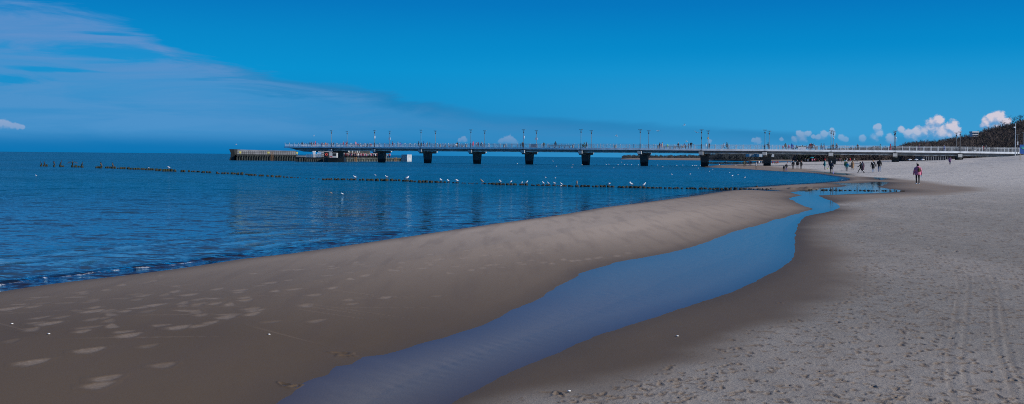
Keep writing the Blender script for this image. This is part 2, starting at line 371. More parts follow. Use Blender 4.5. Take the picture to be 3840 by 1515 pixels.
dr = mixc(nt, math_(nt, 'MULTIPLY', fd, .62), dr, (.27, .24, .22))  # dark spots on the far sand: shade of its bumps painted in
wet = mixc(nt, A(nt, 'bed'), wet, (.235, .195, .145))
col = mixc(nt, dry, wet, dr)
col = mixc(nt, math_(nt, 'MULTIPLY', sstep(nt, fine, .35, .7), .30), col, (.1, .07, .05))
nt.links.new(col, b.inputs['Base Color'])
rg = math_(nt, 'SUBTRACT', .95, math_(nt, 'MULTIPLY', math_(nt, 'SUBTRACT', 1, dry), .32)); nt.links.new(rg, b.inputs['Roughness'])
b.inputs['Specular IOR Level'].default_value = .2
dist = math_(nt, 'DIVIDE', N(nt, 'ShaderNodeSeparateXYZ').outputs[1], 1); sx = nt.nodes[-1]
sep = [n for n in nt.nodes if n.bl_idname == 'ShaderNodeSeparateXYZ'][0]; nt.links.new(pos, sep.inputs[0])
hgt = math_(nt, 'ADD', math_(nt, 'MULTIPLY', noise(nt, pos, 2.3, 7, .72), .8), math_(nt, 'MULTIPLY', noise(nt, mapping(nt, pos, (1, .8, 1)), 14, 5, .75), .40))
bn = N(nt, 'ShaderNodeBump'); nt.links.new(hgt, bn.inputs['Height']); bn.inputs['Distance'].default_value = .10
nt.links.new(math_(nt, 'ADD', .03, math_(nt, 'MULTIPLY', dry, math_(nt, 'ADD', .36, math_(nt, 'MULTIPLY', sstep(nt, ys.outputs[1], 20, 80), .4)))), bn.inputs['Strength'])
bn2 = N(nt, 'ShaderNodeBump', inp={'Strength': .25, 'Distance': .006}); nt.links.new(fine, bn2.inputs['Height']); nt.links.new(bn.outputs[0], bn2.inputs['Normal'])
nt.links.new(bn2.outputs[0], b.inputs['Normal'])
# ------------------------------------------------------------------ water: one level sheet out to the horizon
drw = np.concatenate([np.geomspace(.12, 3, 50), np.arange(3.4, 120, .8), np.arange(120, 1200, 2.4)]); wrows = H*F/drw
def water(X, Y):
    near = Y < 2400; Z = np.zeros_like(X); sl = np.full(X.shape, -2000.); st = np.full(X.shape, -2000.); sd = np.full(X.shape, -2000.); tz = np.full(X.shape, -2.5)
    z_, sd_, sl_, st_ = land_fields(X[near], Y[near]); tz[near] = z_; sd[near] = sd_; sl[near] = sl_; st[near] = st_
    # small waves that run in along the left hand shore
    s = np.maximum(-sl, 0); L = np.clip((34-Y)/16, 0, 1)*np.clip(.15-X/Y, 0, .55)/.55
    ph = s+(fbm(X*.8, Y*.8, 3, 61)-.44)*.8
    amp = L*(.4+fbm(X*.5, Y*.5, 2, 62))
    wv = .055*np.exp(-((ph-.85)/.16)**2)+.035*np.exp(-((ph-1.7)/.25)**2)+.03*np.exp(-((ph-2.9)/.3)**2)+.022*np.exp(-((ph-4.2)/.35)**2)
    Z = Z+np.where(sl < 0, wv*amp, 0)
    foam = np.where(sl < 0, np.clip(np.exp(-((ph-.62)/.13)**2)*L*(.05+1.25*fbm(X*7, Y*7, 3, 71))+.55*np.exp(-((s-.06)/.05)**2)*L*fbm(X*9, Y*9, 2, 72), 0, 1), 0)
    calm = (st > -.6) & (sl > .2)
    dep = np.clip(-tz, 0, 3)
    return Z, dict(depth=dep, foam=foam, sea=np.where(calm, 0., 1.), shore=np.clip(-sl, 0, 50)), (sd < .5)
sea = sheet('sea_water', np.linspace(-.78, .72, 760), wrows, water); tag(sea, kind='structure')
m, nt, b = newmat('water'); sea.data.materials.append(m); nt.nodes.remove(b)
out = nt.nodes['Material Output']
pos = nt.nodes.new('ShaderNodeNewGeometry').outputs['Position']
depth, foam, seaf, shore = A(nt, 'depth'), A(nt, 'foam'), A(nt, 'sea'), A(nt, 'shore')
patch = noise(nt, mapping(nt, pos, (.012, .035, 1)), 1, 3, .5)
def ncol(scale, sc_, det, rot=0):
    n = nt.nodes.new('ShaderNodeTexNoise'); n.inputs['Scale'].default_value = sc_; n.inputs['Detail'].default_value = det; n.inputs['Roughness'].default_value = .6
    nt.links.new(mapping(nt, pos, scale, (0, 0, rot)), n.inputs['Vector']); v = N(nt, 'ShaderNodeVectorMath', operation='SUBTRACT'); nt.links.new(n.outputs['Color'], v.inputs[0]); v.inputs[1].default_value = (.5, .5, .5); return v.outputs[0]
def vscale(v, f):
    n = N(nt, 'ShaderNodeVectorMath', operation='SCALE'); nt.links.new(v, n.inputs[0])
    if isinstance(f, (int, float)): n.inputs['Scale'].default_value = f
    else: nt.links.new(f, n.inputs['Scale'])
    return n.outputs[0]
def vadd(a, b_):
    n = N(nt, 'ShaderNodeVectorMath', operation='ADD'); nt.links.new(a, n.inputs[0])
    if isinstance(b_, tuple): n.inputs[1].default_value = b_
    else: nt.links.new(b_, n.inputs[1])
    return n.outputs[0]
wv = vadd(vadd(vscale(ncol((.8, 1.9, 1), 1.5, 3, .15), .75), vscale(ncol((1, 2.2, 1), 5.5, 2, -.1), .55)), vscale(ncol((.3, .8, 1), 1, 2), .45))
wys = nt.nodes.new('ShaderNodeSeparateXYZ'); nt.links.new(pos, wys.inputs[0])
slope = math_(nt, 'MULTIPLY', seaf, math_(nt, 'MULTIPLY', math_(nt, 'ADD', .8, math_(nt, 'MULTIPLY', patch, .9)), math_(nt, 'ADD', 1.0, math_(nt, 'MULTIPLY', sstep(nt, wys.outputs[1], 18, 80), 2.6))))
calmw = vscale(ncol((1, 1, 1), 6, 2), .010)
wv = vadd(vscale(wv, slope), calmw)
flat = N(nt, 'ShaderNodeVectorMath', operation='MULTIPLY'); nt.links.new(wv, flat.inputs[0]); flat.inputs[1].default_value = (1, 1, 0)
gn_ = nt.nodes.new('ShaderNodeNewGeometry'); up_ = vadd(flat.outputs[0], gn_.outputs['Normal'])
nn_ = N(nt, 'ShaderNodeVectorMath', operation='NORMALIZE'); nt.links.new(up_, nn_.inputs[0]); NRM = nn_.outputs[0]
dt = N(nt, 'ShaderNodeVectorMath', operation='DOT_PRODUCT'); nt.links.new(NRM, dt.inputs[0]); nt.links.new(gn_.outputs['Incoming'], dt.inputs[1])
cosv = math_(nt, 'MINIMUM', math_(nt, 'ABSOLUTE', dt.outputs['Value']), 1.0)
FR = math_(nt, 'ADD', .02, math_(nt, 'MULTIPLY', .98, math_(nt, 'POWER', math_(nt, 'SUBTRACT', 1.0, cosv), 5)))
gl = N(nt, 'ShaderNodeBsdfGlossy', inp={'Roughness': .05}); nt.links.new(NRM, gl.inputs['Normal'])
nt.links.new(math_(nt, 'ADD', .04, math_(nt, 'MULTIPLY', math_(nt, 'MULTIPLY', seaf, sstep(nt, wys.outputs[1], 25, 130)), .16)), gl.inputs['Roughness'])
nt.links.new(mixc(nt, seaf, (.38, .58, .66), (.56, .80, .88)), gl.inputs['Color'])
body = N(nt, 'ShaderNodeBsdfDiffuse'); pass
pc = mixc(nt, sstep(nt, patch, .35, .65), (.002, .118, .225), (.004, .095, .175)); pc = mixc(nt, sstep(nt, wys.outputs[1], 60, 18), pc, (.045, .075, .095)); nt.links.new(pc, body.inputs['Color'])
tr = N(nt, 'ShaderNodeBsdfTransparent', inp={'Color': (.96, .94, .90, 1)})
nt.links.new(mixc(nt, seaf, (.96, .94, .90), (.50, .45, .36)), tr.inputs['Color']); ms = nt.nodes.new('ShaderNodeMixShader'); nt.links.new(sstep(nt, math_(nt, 'MULTIPLY', depth, math_(nt, 'ADD', 1, math_(nt, 'MULTIPLY', seaf, 2.4))), .08, .26), ms.inputs[0]); nt.links.new(tr.outputs[0], ms.inputs[1]); nt.links.new(body.outputs[0], ms.inputs[2])

ms2 = nt.nodes.new('ShaderNodeMixShader'); nt.links.new(FR, ms2.inputs[0]); nt.links.new(ms.outputs[0], ms2.inputs[1]); nt.links.new(gl.outputs[0], ms2.inputs[2])
fo = N(nt, 'ShaderNodeBsdfDiffuse', inp={'Color': (.8, .82, .85, 1)}); fm = sstep(nt, math_(nt, 'MULTIPLY', foam, math_(nt, 'ADD', .3, noise(nt, mapping(nt, pos, (1, 1, 1)), 30, 3, .7))), .40, .80)
ms3 = nt.nodes.new('ShaderNodeMixShader'); nt.links.new(fm, ms3.inputs[0]); nt.links.new(ms2.outputs[0], ms3.inputs[1]); nt.links.new(fo.outputs[0], ms3.inputs[2])
nt.links.new(ms3.outputs[0], out.inputs['Surface'])
# sea bed, far below the waves, and the land left and right of the frame
mb = MB(); mb.box((0, 20000, -3.4), (80000, 60000, 1)); o = mb.build('sea_bed', M('bed', (.03, .05, .06))); tag(o, kind='structure')
# ------------------------------------------------------------------ sun and sky
SUN_EL = R(29); SUN_AZ = R(112)          # clockwise from straight ahead
sd_ = Vector((math.sin(SUN_AZ)*math.cos(SUN_EL), math.cos(SUN_AZ)*math.cos(SUN_EL), math.sin(SUN_EL)))
sun = bpy.data.lights.new('sun', 'SUN'); sun.energy = 4.0; sun.angle = R(.5); sun.color = (1, .955, .89)
so = bpy.data.objects.new('sun', sun); C.objects.link(so); so.rotation_euler = sd_.to_track_quat('Z', 'Y').to_euler()
wd = bpy.data.worlds.new('World'); sc.world = wd; wd.use_nodes = True; nt = wd.node_tree
bg = nt.nodes['Background']; bg.inputs['Strength'].default_value = 1.0
sky = N(nt, 'ShaderNodeTexSky', sky_type='NISHITA', sun_disc=False, sun_elevation=SUN_EL, sun_rotation=SUN_AZ, air_density=1.0, dust_density=.3, ozone_density=3.0)
dirv = nt.nodes.new('ShaderNodeTexCoord').outputs['Generated']
sp = nt.nodes.new('ShaderNodeSeparateXYZ'); nt.links.new(dirv, sp.inputs[0])
az = math_(nt, 'ARCTAN2', sp.outputs[0], sp.outputs[1]); el = math_(nt, 'ARCSINE', sp.outputs[2])
cr = nt.nodes.new('ShaderNodeValToRGB'); nt.links.new(math_(nt, 'DIVIDE', math_(nt, 'MAXIMUM', el, 0), .5), cr.inputs[0])
def S(r, g, b_): return tuple(((c/255+.055)/1.055)**2.4 if c > 10 else c/255/12.92 for c in (r, g, b_))
stops = [(0.0, S(0, 122, 185)), (.06, S(4, 132, 194)), (.12, S(4, 141, 203)), (.18, S(0, 144, 207)), (.25, S(0, 134, 200)), (.32, S(0, 119, 191)), (.42, S(0, 108, 180)), (.62, S(4, 92, 160)), (1.0, S(10, 78, 140))]
e = cr.color_ramp.elements
e[0].position, e[0].color = stops[0][0], (*stops[0][1], 1); e[1].position, e[1].color = stops[-1][0], (*stops[-1][1], 1)
for p, c in stops[1:-1]: q = e.new(p); q.color = (*c, 1)
base = mixc(nt, .012, cr.outputs[0], N(nt, 'ShaderNodeVectorMath', operation='SCALE').outputs[0])
vm = [n for n in nt.nodes if n.bl_idname == 'ShaderNodeVectorMath'][0]; nt.links.new(sky.outputs[0], vm.inputs[0]); vm.inputs['Scale'].default_value = .06
def azel(px, py):
    a, b_ = drop(px, py); v = Vector((a/F, 1, b_/F)).normalized(); return math.atan2(v.x, v.y), math.asin(v.z)
cv = nt.nodes.new('ShaderNodeCombineXYZ'); nt.links.new(az, cv.inputs[0]); nt.links.new(el, cv.inputs[1]); cv = cv.outputs[0]
# thin veil of stratus, its upper edge falling to the right
base = mixc(nt, math_(nt, 'MULTIPLY', math_(nt, 'MULTIPLY', sstep(nt, az, -.25, .4), sstep(nt, el, .12, .02)), .8), base, S(66, 160, 212))
fc = nt.nodes.new('ShaderNodeFloatCurve'); cu = fc.mapping.curves[0]
pts = [(azel(x, y)) for x, y in [(-100, -20), (300, 20), (560, 130), (700, 240), (1000, 300), (1350, 330), (1700, 405), (2100, 440), (2700, 478), (3100, 500), (3500, 505), (3840, 520)]]
u = math_(nt, 'DIVIDE', math_(nt, 'ADD', az, .8), 1.6, clamp=True); nt.links.new(u, fc.inputs['Value'])
for i, (a, e_) in enumerate(pts):
    x, y = (a+.8)/1.6, e_/.3
    cu.points.new(x, y)
cu.points[0].location = (0, .62); cu.points[len(cu.points)-1].location = (1, .05)
cu.points.new(.02, .61); fc.mapping.update()
edge = math_(nt, 'MULTIPLY', fc.outputs[0], .3)
n1 = noise(nt, mapping(nt, cv, (5, 38, 1), (0, 0, .05)), 1, 7, .62, .8); n2 = noise(nt, mapping(nt, cv, (2.2, 11, 1), (0, 0, .2)), 1, 4, .55)
leftw = sstep(nt, az, .10, -.50)
below = math_(nt, 'ADD', math_(nt, 'SUBTRACT', edge, el), math_(nt, 'ADD', math_(nt, 'MULTIPLY', math_(nt, 'SUBTRACT', n2, .5), .030), math_(nt, 'MULTIPLY', math_(nt, 'SUBTRACT', n1, .5), math_(nt, 'ADD', .012, math_(nt, 'MULTIPLY', leftw, .085)))))
inv = sstep(nt, below, -.006, .016)
for px, py, rx, ry in ((470, 198, 330, 34), (40, 300, 120, 18), (440, 130, 120, 8), (500, 22, 70, 14), (230, 262, 130, 9)):
    a_, e__ = azel(px, py); w_ = N(nt, 'ShaderNodeVectorMath', operation='SUBTRACT'); nt.links.new(cv, w_.inputs[0]); w_.inputs[1].default_value = (a_, e__, 0)
    w2_ = N(nt, 'ShaderNodeVectorMath', operation='MULTIPLY'); nt.links.new(w_.outputs[0], w2_.inputs[0]); w2_.inputs[1].default_value = (F/rx, F/ry, 0)
    l_ = N(nt, 'ShaderNodeVectorMath', operation='LENGTH'); nt.links.new(w2_.outputs[0], l_.inputs[0])
    hole = sstep(nt, math_(nt, 'ADD', l_.outputs['Value'], math_(nt, 'MULTIPLY', math_(nt, 'SUBTRACT', n1, .5), 5.0)), .35, 1.25); inv = math_(nt, 'MULTIPLY', inv, math_(nt, 'ADD', .12, math_(nt, 'MULTIPLY', hole, .88)))
soft = math_(nt, 'MULTIPLY', inv, math_(nt, 'ADD', .50, math_(nt, 'MULTIPLY', sstep(nt, n1, .34, .68), .42)))
lowfade = sstep(nt, el, -.01, .035)
veil = math_(nt, 'MULTIPLY', soft, math_(nt, 'ADD', .06, math_(nt, 'MULTIPLY', lowfade, .94)))
veil = math_(nt, 'MULTIPLY', veil, math_(nt, 'ADD', 1.15, math_(nt, 'MULTIPLY', leftw, .05)), clamp=True)
skyc = mixc(nt, veil, base, mixc(nt, sstep(nt, el, .055, .12), mixc(nt, sstep(nt, az, -.35, .05), S(76, 146, 202), S(58, 135, 190)), S(94, 144, 201)))
# darker lip of the bank
lip = math_(nt, 'MULTIPLY', sstep(nt, below, -.004, .003), sstep(nt, below, .018, .004))
lip = math_(nt, 'MULTIPLY', lip, math_(nt, 'MULTIPLY', sstep(nt, az, -.42, -.10), math_(nt, 'ADD', .16, math_(nt, 'MULTIPLY', sstep(nt, n2, .35, .6), .35))))
skyc = mixc(nt, lip, skyc, S(22, 108, 164))
# dark blue bank that lies on the horizon at the left
db = math_(nt, 'MULTIPLY', sstep(nt, math_(nt, 'ADD', el, math_(nt, 'MULTIPLY', n2, .012)), .030, .010), sstep(nt, az, .03, -.22))
skyc = mixc(nt, math_(nt, 'MULTIPLY', db, .75), skyc, S(0, 112, 176))
# cumulus on the horizon at the right
grp = bpy.data.node_groups.new('cumulus', 'ShaderNodeTree')
grp.interface.new_socket('v', in_out='INPUT', socket_type='NodeSocketVector'); grp.interface.new_socket('d', in_out='OUTPUT', socket_type='NodeSocketFloat')
gi = grp.nodes.new('NodeGroupInput'); go = grp.nodes.new('NodeGroupOutput')
BK = 1.08
blobs = [(3500,482,34),(3470,500,30),(3535,500,36),(3570,478,24),(3440,498,20),(3520,455,20),(3585,495,20),(3405,500,18),(3425,512,22),(3560,505,26),(3380,486,15),(3340,520,18),
 (3720,450,22),(3745,445,24),(3700,462,20),(3770,458,18),(3690,470,14),(3735,470,22),
 (3290,478,14),(3295,500,16),(3280,515,16),(3235,520,14),(3120,500,13),(3090,505,16),(3070,515,13),(3030,500,12),(3000,505,14),(2980,525,16),(3010,525,18),(2840,530,15),(2825,525,9),(3155,515,13),(3170,522,11),(2930,522,9),(3050,512,8),(3120,487,8),
 (1905,528,22),(1880,530,15),(1925,535,16),(1740,522,14),(1725,526,9),(-25,468,19),(0,468,17),(24,469,16),(46,472,14),(66,475,11),(84,478,9),(2660,530,10)]
def bl(px, py, rad):
    a, e_ = azel(px, py); return a, e_, rad*BK/F
acc = None; vin = gi.outputs[0]
gn = noise(grp, vin, 75, 6, .60); gn2 = noise(grp, vin, 190, 4, .6)
for px, py, rad in blobs:
    a, e_, r_ = bl(px, py, rad)
    sb = grp.nodes.new('ShaderNodeVectorMath'); sb.operation = 'DISTANCE'; grp.links.new(vin, sb.inputs[0]); sb.inputs[1].default_value = (a, e_, 0)
    d = math_(grp, 'SUBTRACT', 1.0, math_(grp, 'DIVIDE', sb.outputs['Value'], r_))
    acc = d if acc is None else math_(grp, 'SMOOTH_MAX', acc, d, .25)
acc = math_(grp, 'MAXIMUM', acc, -1.2)
dd = math_(grp, 'ADD', acc, math_(grp, 'ADD', math_(grp, 'MULTIPLY', math_(grp, 'SUBTRACT', gn, .5), 1.5), math_(grp, 'MULTIPLY', math_(grp, 'SUBTRACT', gn2, .5), 1.0)))
grp.links.new(dd, go.inputs[0])
def dens(off):
    g = nt.nodes.new('ShaderNodeGroup'); g.node_tree = grp
    va = N(nt, 'ShaderNodeVectorMath', operation='ADD'); nt.links.new(cv, va.inputs[0]); va.inputs[1].default_value = off
    nt.links.new(va.outputs[0], g.inputs[0]); return g.outputs[0]
d0 = dens((0, 0, 0)); d1 = dens((.0016, .0036, 0)); d2 = dens((.0045, .0085, 0))
cov = sstep(nt, d0, -.08, .34)
lit = math_(nt, 'ADD', math_(nt, 'MULTIPLY', sstep(nt, math_(nt, 'SUBTRACT', d0, d1), -.25, .45), .55), math_(nt, 'MULTIPLY', sstep(nt, math_(nt, 'SUBTRACT', d0, d2), -.35, 1.15), .55), clamp=True)
fogl = sstep(nt, el, .006, .036)
fr_ = math_(nt, 'MULTIPLY', sstep(nt, az, .36, .44), 1)
strength = math_(nt, 'ADD', .36, math_(nt, 'MULTIPLY', fr_, .58))
cc = mixc(nt, math_(nt, 'MULTIPLY', lit, 1.0), S(84, 150, 203), S(212, 204, 216))
alpha = math_(nt, 'MULTIPLY', math_(nt, 'MULTIPLY', cov, strength), math_(nt, 'ADD', .12, math_(nt, 'MULTIPLY', fogl, .88)))
skyc = mixc(nt, alpha, skyc, cc)
nt.links.new(skyc, bg.inputs['Color'])
vs = sc.view_settings; vs.view_transform = 'Standard'; vs.look = 'None'; vs.exposure = 0; vs.gamma = 1
sc.cycles.filter_width = 1.0; sc.cycles.use_denoising = False; sc.cycles.max_bounces = 6; sc.cycles.transparent_max_bounces = 8
# ------------------------------------------------------------------ pier
TH0 = (3380-CX)/F; R0 = 238.0
def pier(s, t):
    """s metres along the pier's near edge, t metres across it, away from the beach walker"""
    X = R0*math.sin(TH0)+s*math.cos(TH0)+t*math.sin(TH0); Y = R0*math.cos(TH0)-s*math.sin(TH0)+t*math.cos(TH0)
    th = math.atan2(X, Y); r = math.hypot(X, Y); return (th*r, r)
def s_of(px, t=0.0):
    return (R0+t)*math.tan((px-3380)/F)
def pz(s):      # walking surface of the pier
    return 4.52+(.10*(-s)/180 if s < 0 else -.003*s)
def pang(s):
    a = pier(s-.5, 0); b = pier(s+.5, 0); return math.atan2(b[1]-a[1], b[0]-a[0])
def pbox(mb, s0, s1, t0, t1, z0, z1, step=4.0, rel=True, mi=0):
    n = max(1, int(math.ceil((s1-s0)/step))); rings = []
    for i in range(n+1):
        s = s0+(s1-s0)*i/n; o = pz(s) if rel else 0
        rings.append([(*pier(s, t), z+o) for t, z in ((t0, z0), (t1, z0), (t1, z1), (t0, z1))])
    vs = [v for r_ in rings for v in r_]; fs = []
    for i in range(n):
        for k in range(4): fs.append((4*i+k, 4*i+(k+1) % 4, 4*(i+1)+(k+1) % 4, 4*(i+1)+k))
    fs += [(3, 2, 1, 0), (4*n, 4*n+1, 4*n+2, 4*n+3)]; mb.add(vs, [f[::-1] for f in fs], mi)
mDeck = M('deck_concrete', (.42, .44, .46), .8, .12, .4); mFas = M('fascia_paint', (.80, .84, .88), .6, .15, .7)
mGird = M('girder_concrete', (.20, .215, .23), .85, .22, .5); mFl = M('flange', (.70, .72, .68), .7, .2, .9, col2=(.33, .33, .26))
mPil = newmat('pillar_concrete')
def pillar_mat():
    m, nt, b = mPil; g = nt.nodes.new('ShaderNodeNewGeometry').outputs['Position']; s = nt.nodes.new('ShaderNodeSeparateXYZ'); nt.links.new(g, s.inputs[0])
    n = noise(nt, g, 1.2, 5, .6); z = math_(nt, 'ADD', s.outputs[2], math_(nt, 'MULTIPLY', n, .5))
    c = mixc(nt, sstep(nt, z, 1.15, 1.5), (.012, .014, .014), mixc(nt, n, (.045, .05, .052), (.10, .105, .105)))
    nt.links.new(c, b.inputs['Base Color']); b.inputs['Roughness'].default_value = .8; return m
mPil = pillar_mat()
mCap = M('cap_concrete', (.42, .44, .45), .85, .15, 1.2); mDark = M('dark_rubber', (.02, .022, .025), .7)
mSteel = M('galvanised_steel', (.55, .58, .60), .45, .15, 3, metal=.5); mRail = M('rail_paint', (.60, .64, .68), .5, .1, 3, metal=.2)
SUP = [s_of(p) for p in (1242, 1404, 1578, 1765, 1963, 2178, 2400, 2630, 2868, 3116, 3357, 3600)]
S0, S1 = s_of(1068), s_of(3850); W = 8.6
pr = empty('pier', (*pier(0, 4), 0)); tag(pr, 'long pale concrete footbridge pier on tapered pillars reaching from the dune into the sea', 'pier')
mb = MB(); pbox(mb, S0, S1, -.25, W+.25, -.24, 0); pbox(mb, S0, S1, -.30, -.25, -.36, .10); pbox(mb, S0, S1, W+.25, W+.30, -.36, .10); mb.build('deck', [mFas], pr)
mb = MB(); pbox(mb, S0, S1, .28, W-.28, .003, .02); mb.build('walkway', [mDeck], pr)
ends = [s_of(1100)]+SUP+[S1]
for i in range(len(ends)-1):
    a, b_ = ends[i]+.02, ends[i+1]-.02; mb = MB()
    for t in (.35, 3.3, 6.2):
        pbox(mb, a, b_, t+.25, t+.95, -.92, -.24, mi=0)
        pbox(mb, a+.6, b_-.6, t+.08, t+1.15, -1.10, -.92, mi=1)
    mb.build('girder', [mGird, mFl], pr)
# slanted end of the deck
mb = MB(); a = S0
for t0 in (.6, 3.6, 6.8):
    pts = [(a+.4, -.24), (a+9.2, -.24), (a+9.2, -1.55), (a+7.0, -1.5), (a+3.2, -.7)]
    vs = [(*pier(s, t), pz(s)+z) for t in (t0, t0+1.2) for s, z in pts]
    mb.add(vs, [(0,1,2,3,4), (9,8,7,6,5)]+[(i, i+5, (i+1) % 5+5, (i+1) % 5) for i in range(5)])
mb.build('end_bracket', [mGird], pr)
for i, s in enumerate(SUP):
    o = pz(s); gx = pier(s, 4.2); zb = ground(*gx) if gx[0] > -1e9 else -2
    zb = min(zb, 3)-.8; top = o-1.62 if i < 10 else o-1.62
    mb = MB(); cs = []
    hw, hd = 1.02, 1.02; bot = .74
    zz = max(zb, -1.2)
    k = min(1, max(0, (top-zz)/4.2)); b0 = hw-(hw-bot)*k
    for z, a_, d_ in ((zz, b0, b0), (top, hw, hd)):
        cs += [(*pier(s+x*a_, 4.2+y*d_), z) for x, y in ((-1,-1),(1,-1),(1,1),(-1,1))]
    if top > zz: mb.add(cs, [(3,2,1,0)[::-1], (4,5,6,7)[::-1], (0,1,5,4)[::-1], (1,2,6,5)[::-1], (2,3,7,6)[::-1], (3,0,4,7)[::-1]])
    p = mb.build('pillar', [mPil], pr)
    mb = MB(); pbox(mb, s-.55, s+.55, .05, W-.05, o-1.78, o-1.12, rel=False)
    vs = []
    mb.build('crosshead', [mPil], p)
    for t0, t1 in ((-.75, .05), (W-.05, W+.75)):
        mb = MB(); pbox(mb, s-.55, s+.55, t0, t1, o-1.42, o-.62, rel=False); mb.build('cap_block', [mCap], p)
    for t0 in (-.5, W+.02):
        mb = MB(); pbox(mb, s-.25, s+.25, t0, t0+.48, o-.62, o-.30, rel=False); mb.build('bearing', [mDark], p)
# railing: flat bars, posts and handrail, one piece per span
def railing(s0, s1, t, name='railing'):
    mb = MB(); n = int((s1-s0)/.125)
    for i in range(n):
        s = s0+(i+.5)*.125; o = pz(s); a, b_ = pier(s, t-.022), pier(s, t+.022); c, d = pier(s+.012, t-.022), pier(s+.012, t+.022)
        mb.add([(*a, o+.1), (*b_, o+.1), (*b_, o+1.0), (*a, o+1.0), (*c, o+.1), (*d, o+.1), (*d, o+1.0), (*c, o+1.0)], [(0,1,2,3), (7,6,5,4), (0,3,7,4), (1,5,6,2)])
    n = int(round((s1-s0)/1.85))
    for i in range(n+1):
        s = s0+(s1-s0)*i/n; pbox(mb, s-.045, s+.045, t-.06, t+.06, 0, 1.22)
        pbox(mb, s-.012, s+.012, t-.06, t+.22, 1.22, 1.26)
    pbox(mb, s0, s1, t-.03, t+.03, 1.0, 1.05); pbox(mb, s0, s1, t-.025, t+.025, .08, .12); pbox(mb, s0, s1, t+.14, t+.17, 1.26, 1.29)
    mb.build(name, [mRail], pr)
for i in range(len(ends)-1):
    a = S0 if i == 0 else ends[i]
    for t in (.05, W-.05): railing(a, ends[i+1], t)
# ------------------------------------------------------------------ lamp posts
mPole = M('lamp_pole', (.22, .23, .24), .5, .2, 2, metal=.3); mPoleD = M('lamp_foot', (.05, .055, .06), .5)
mWhite = M('sign_white', (.85, .87, .9), .5, .05); mOr = M('sign_orange', (.85, .45, .05), .5, .1); mLens = M('lens', (.5, .52, .5), .2, .05)
def lamp():
    r = empty('lamp_post', (0, 0, 0))
    mb = MB(); mb.tube((0,0,0), (0,0,5.05), .075, .055, 8); mb.build('pole', mPole, r)
    mb = MB(); mb.tube((0,0,-.05), (0,0,1.35), .13, .12, 8); mb.tube((0,0,-.08), (0,0,.0), .22, .22, 8); mb.build('foot', mPoleD, r)
    mb = MB(); mb.tube((0,0,4.25), (0,0,4.55), .15, .17, 8); mb.tube((0,0,4.15), (0,0,4.25), .06, .15, 8); mb.build('spotlight', mPoleD, r)
    mb = MB(); mb.box((0,0,5.10), (1.0,.42,.06)); mb.tube((-.3,0,4.9), (-.42,0,5.08), .03, n=5); mb.tube((.3,0,4.9), (.42,0,5.08), .03, n=5); mb.tube((-.3,0,4.9), (.3,0,4.9), .03, n=5); h = mb.build('reflector', mPole, r)
    return r
L0 = lamp(); first = True
near = (1242, 1404, 1578, 1765, 1963, 2178, 2400, 2630, 2868, 3116, 3357, 3600)
far_ = (1301, 1461, 1632, 1817, 2011, 2217, 2432, 2655, 2884, 3124, 3354, 3586)
ordn = ['first', 'second', 'third', 'fourth', 'fifth', 'sixth', 'seventh', 'eighth', 'ninth', 'tenth', 'eleventh', 'twelfth']
extra = {1404: 'w', 1461: 'W', 1963: 'w', 2011: 'W', 2655: 'o', 2630: 'd', 3124: 'r', 3357: 'r'}
for side, L in (('near', near), ('far', far_)):
    for i, px in enumerate(L):
        t = -.12 if side == 'near' else W+.12
        s = s_of(px, t); o = L0 if first else copy_tree(L0); first = False
        x, y = pier(s, t); o.location = (x, y, pz(s)); o.rotation_euler.z = pang(s)
        lb = f"plain grey lamp post on the {side} edge of the pier, {ordn[i]} from the sea end"
        k = extra.get(px)
        if k: lb = {'w': "lamp post holding a slim white box", 'W': "lamp post holding a broad white board", 'o': "lamp post holding an orange sign", 'd': "grey lamp post with a dark box", 'r': "lamp post with a small white camera"}[k]+f", {ordn[i]} on the pier's {side} edge"
        tag(o, lb, 'lamp post', 'lamp posts along both edges of the pier')
        if k:
            mb = MB(); x, y = x, y
            if k == 'w': mb.box((0,-.02,3.0), (.32,.3,.7))
            if k == 'W': mb.box((0,-.12,2.75), (.68,.08,.66)); 
            if k == 'o': mb.box((0,-.12,3.05), (.42,.06,.5)); mb.ell((0,-.16,3.05), (.12,.02,.14), 1)
            if k == 'd': mb.box((0,-.02,2.9), (.2,.2,.7))
            if k == 'r': mb.ell((.1,-.15,3.3), (.16,.16,.16)); mb.box((0,-.1,3.5), (.2,.2,.1))
            q = mb.build('sign_board' if k in 'wWo' else 'camera_housing' if k == 'r' else 'junction_box', {'o': [mOr, mWhite], 'd': [mPoleD]}.get(k, [mWhite])); q.parent = o
# ------------------------------------------------------------------ benches, bins, barriers and planter on the deck
mBench = M('bench_stone', (.55, .55, .52), .7, .1); mWood = M('bench_wood', (.25, .17, .11), .7, .3, 8); mBin = M('bin_steel', (.20, .22, .24), .5, .2)
def bench():
    r = empty('bench', (0,0,0))
    mb = MB(); mb.box((0,0,.46), (3.9,.55,.08)); mb.build('seat', mBench, r)
    for x in (-1.5, 0, 1.5): q = MB(); q.box((x,0,.21), (.3,.45,.42), taper=.7); q.build('leg', mBin, r)
    mb = MB(); mb.box((0,.27,.72), (3.9,.06,.12)); mb.box((-1.4,.27,.58), (.06,.05,.2)); mb.box((1.4,.27,.58), (.06,.05,.2)); mb.build('backrest', mWood, r)
    return r
B0 = bench(); fb = True
def place(o, px, t, dz=0.02, rz=0):
    s = s_of(px, t); x, y = pier(s, t); o.location = (x, y, pz(s)+dz); o.rotation_euler.z = pang(s)+rz; return o
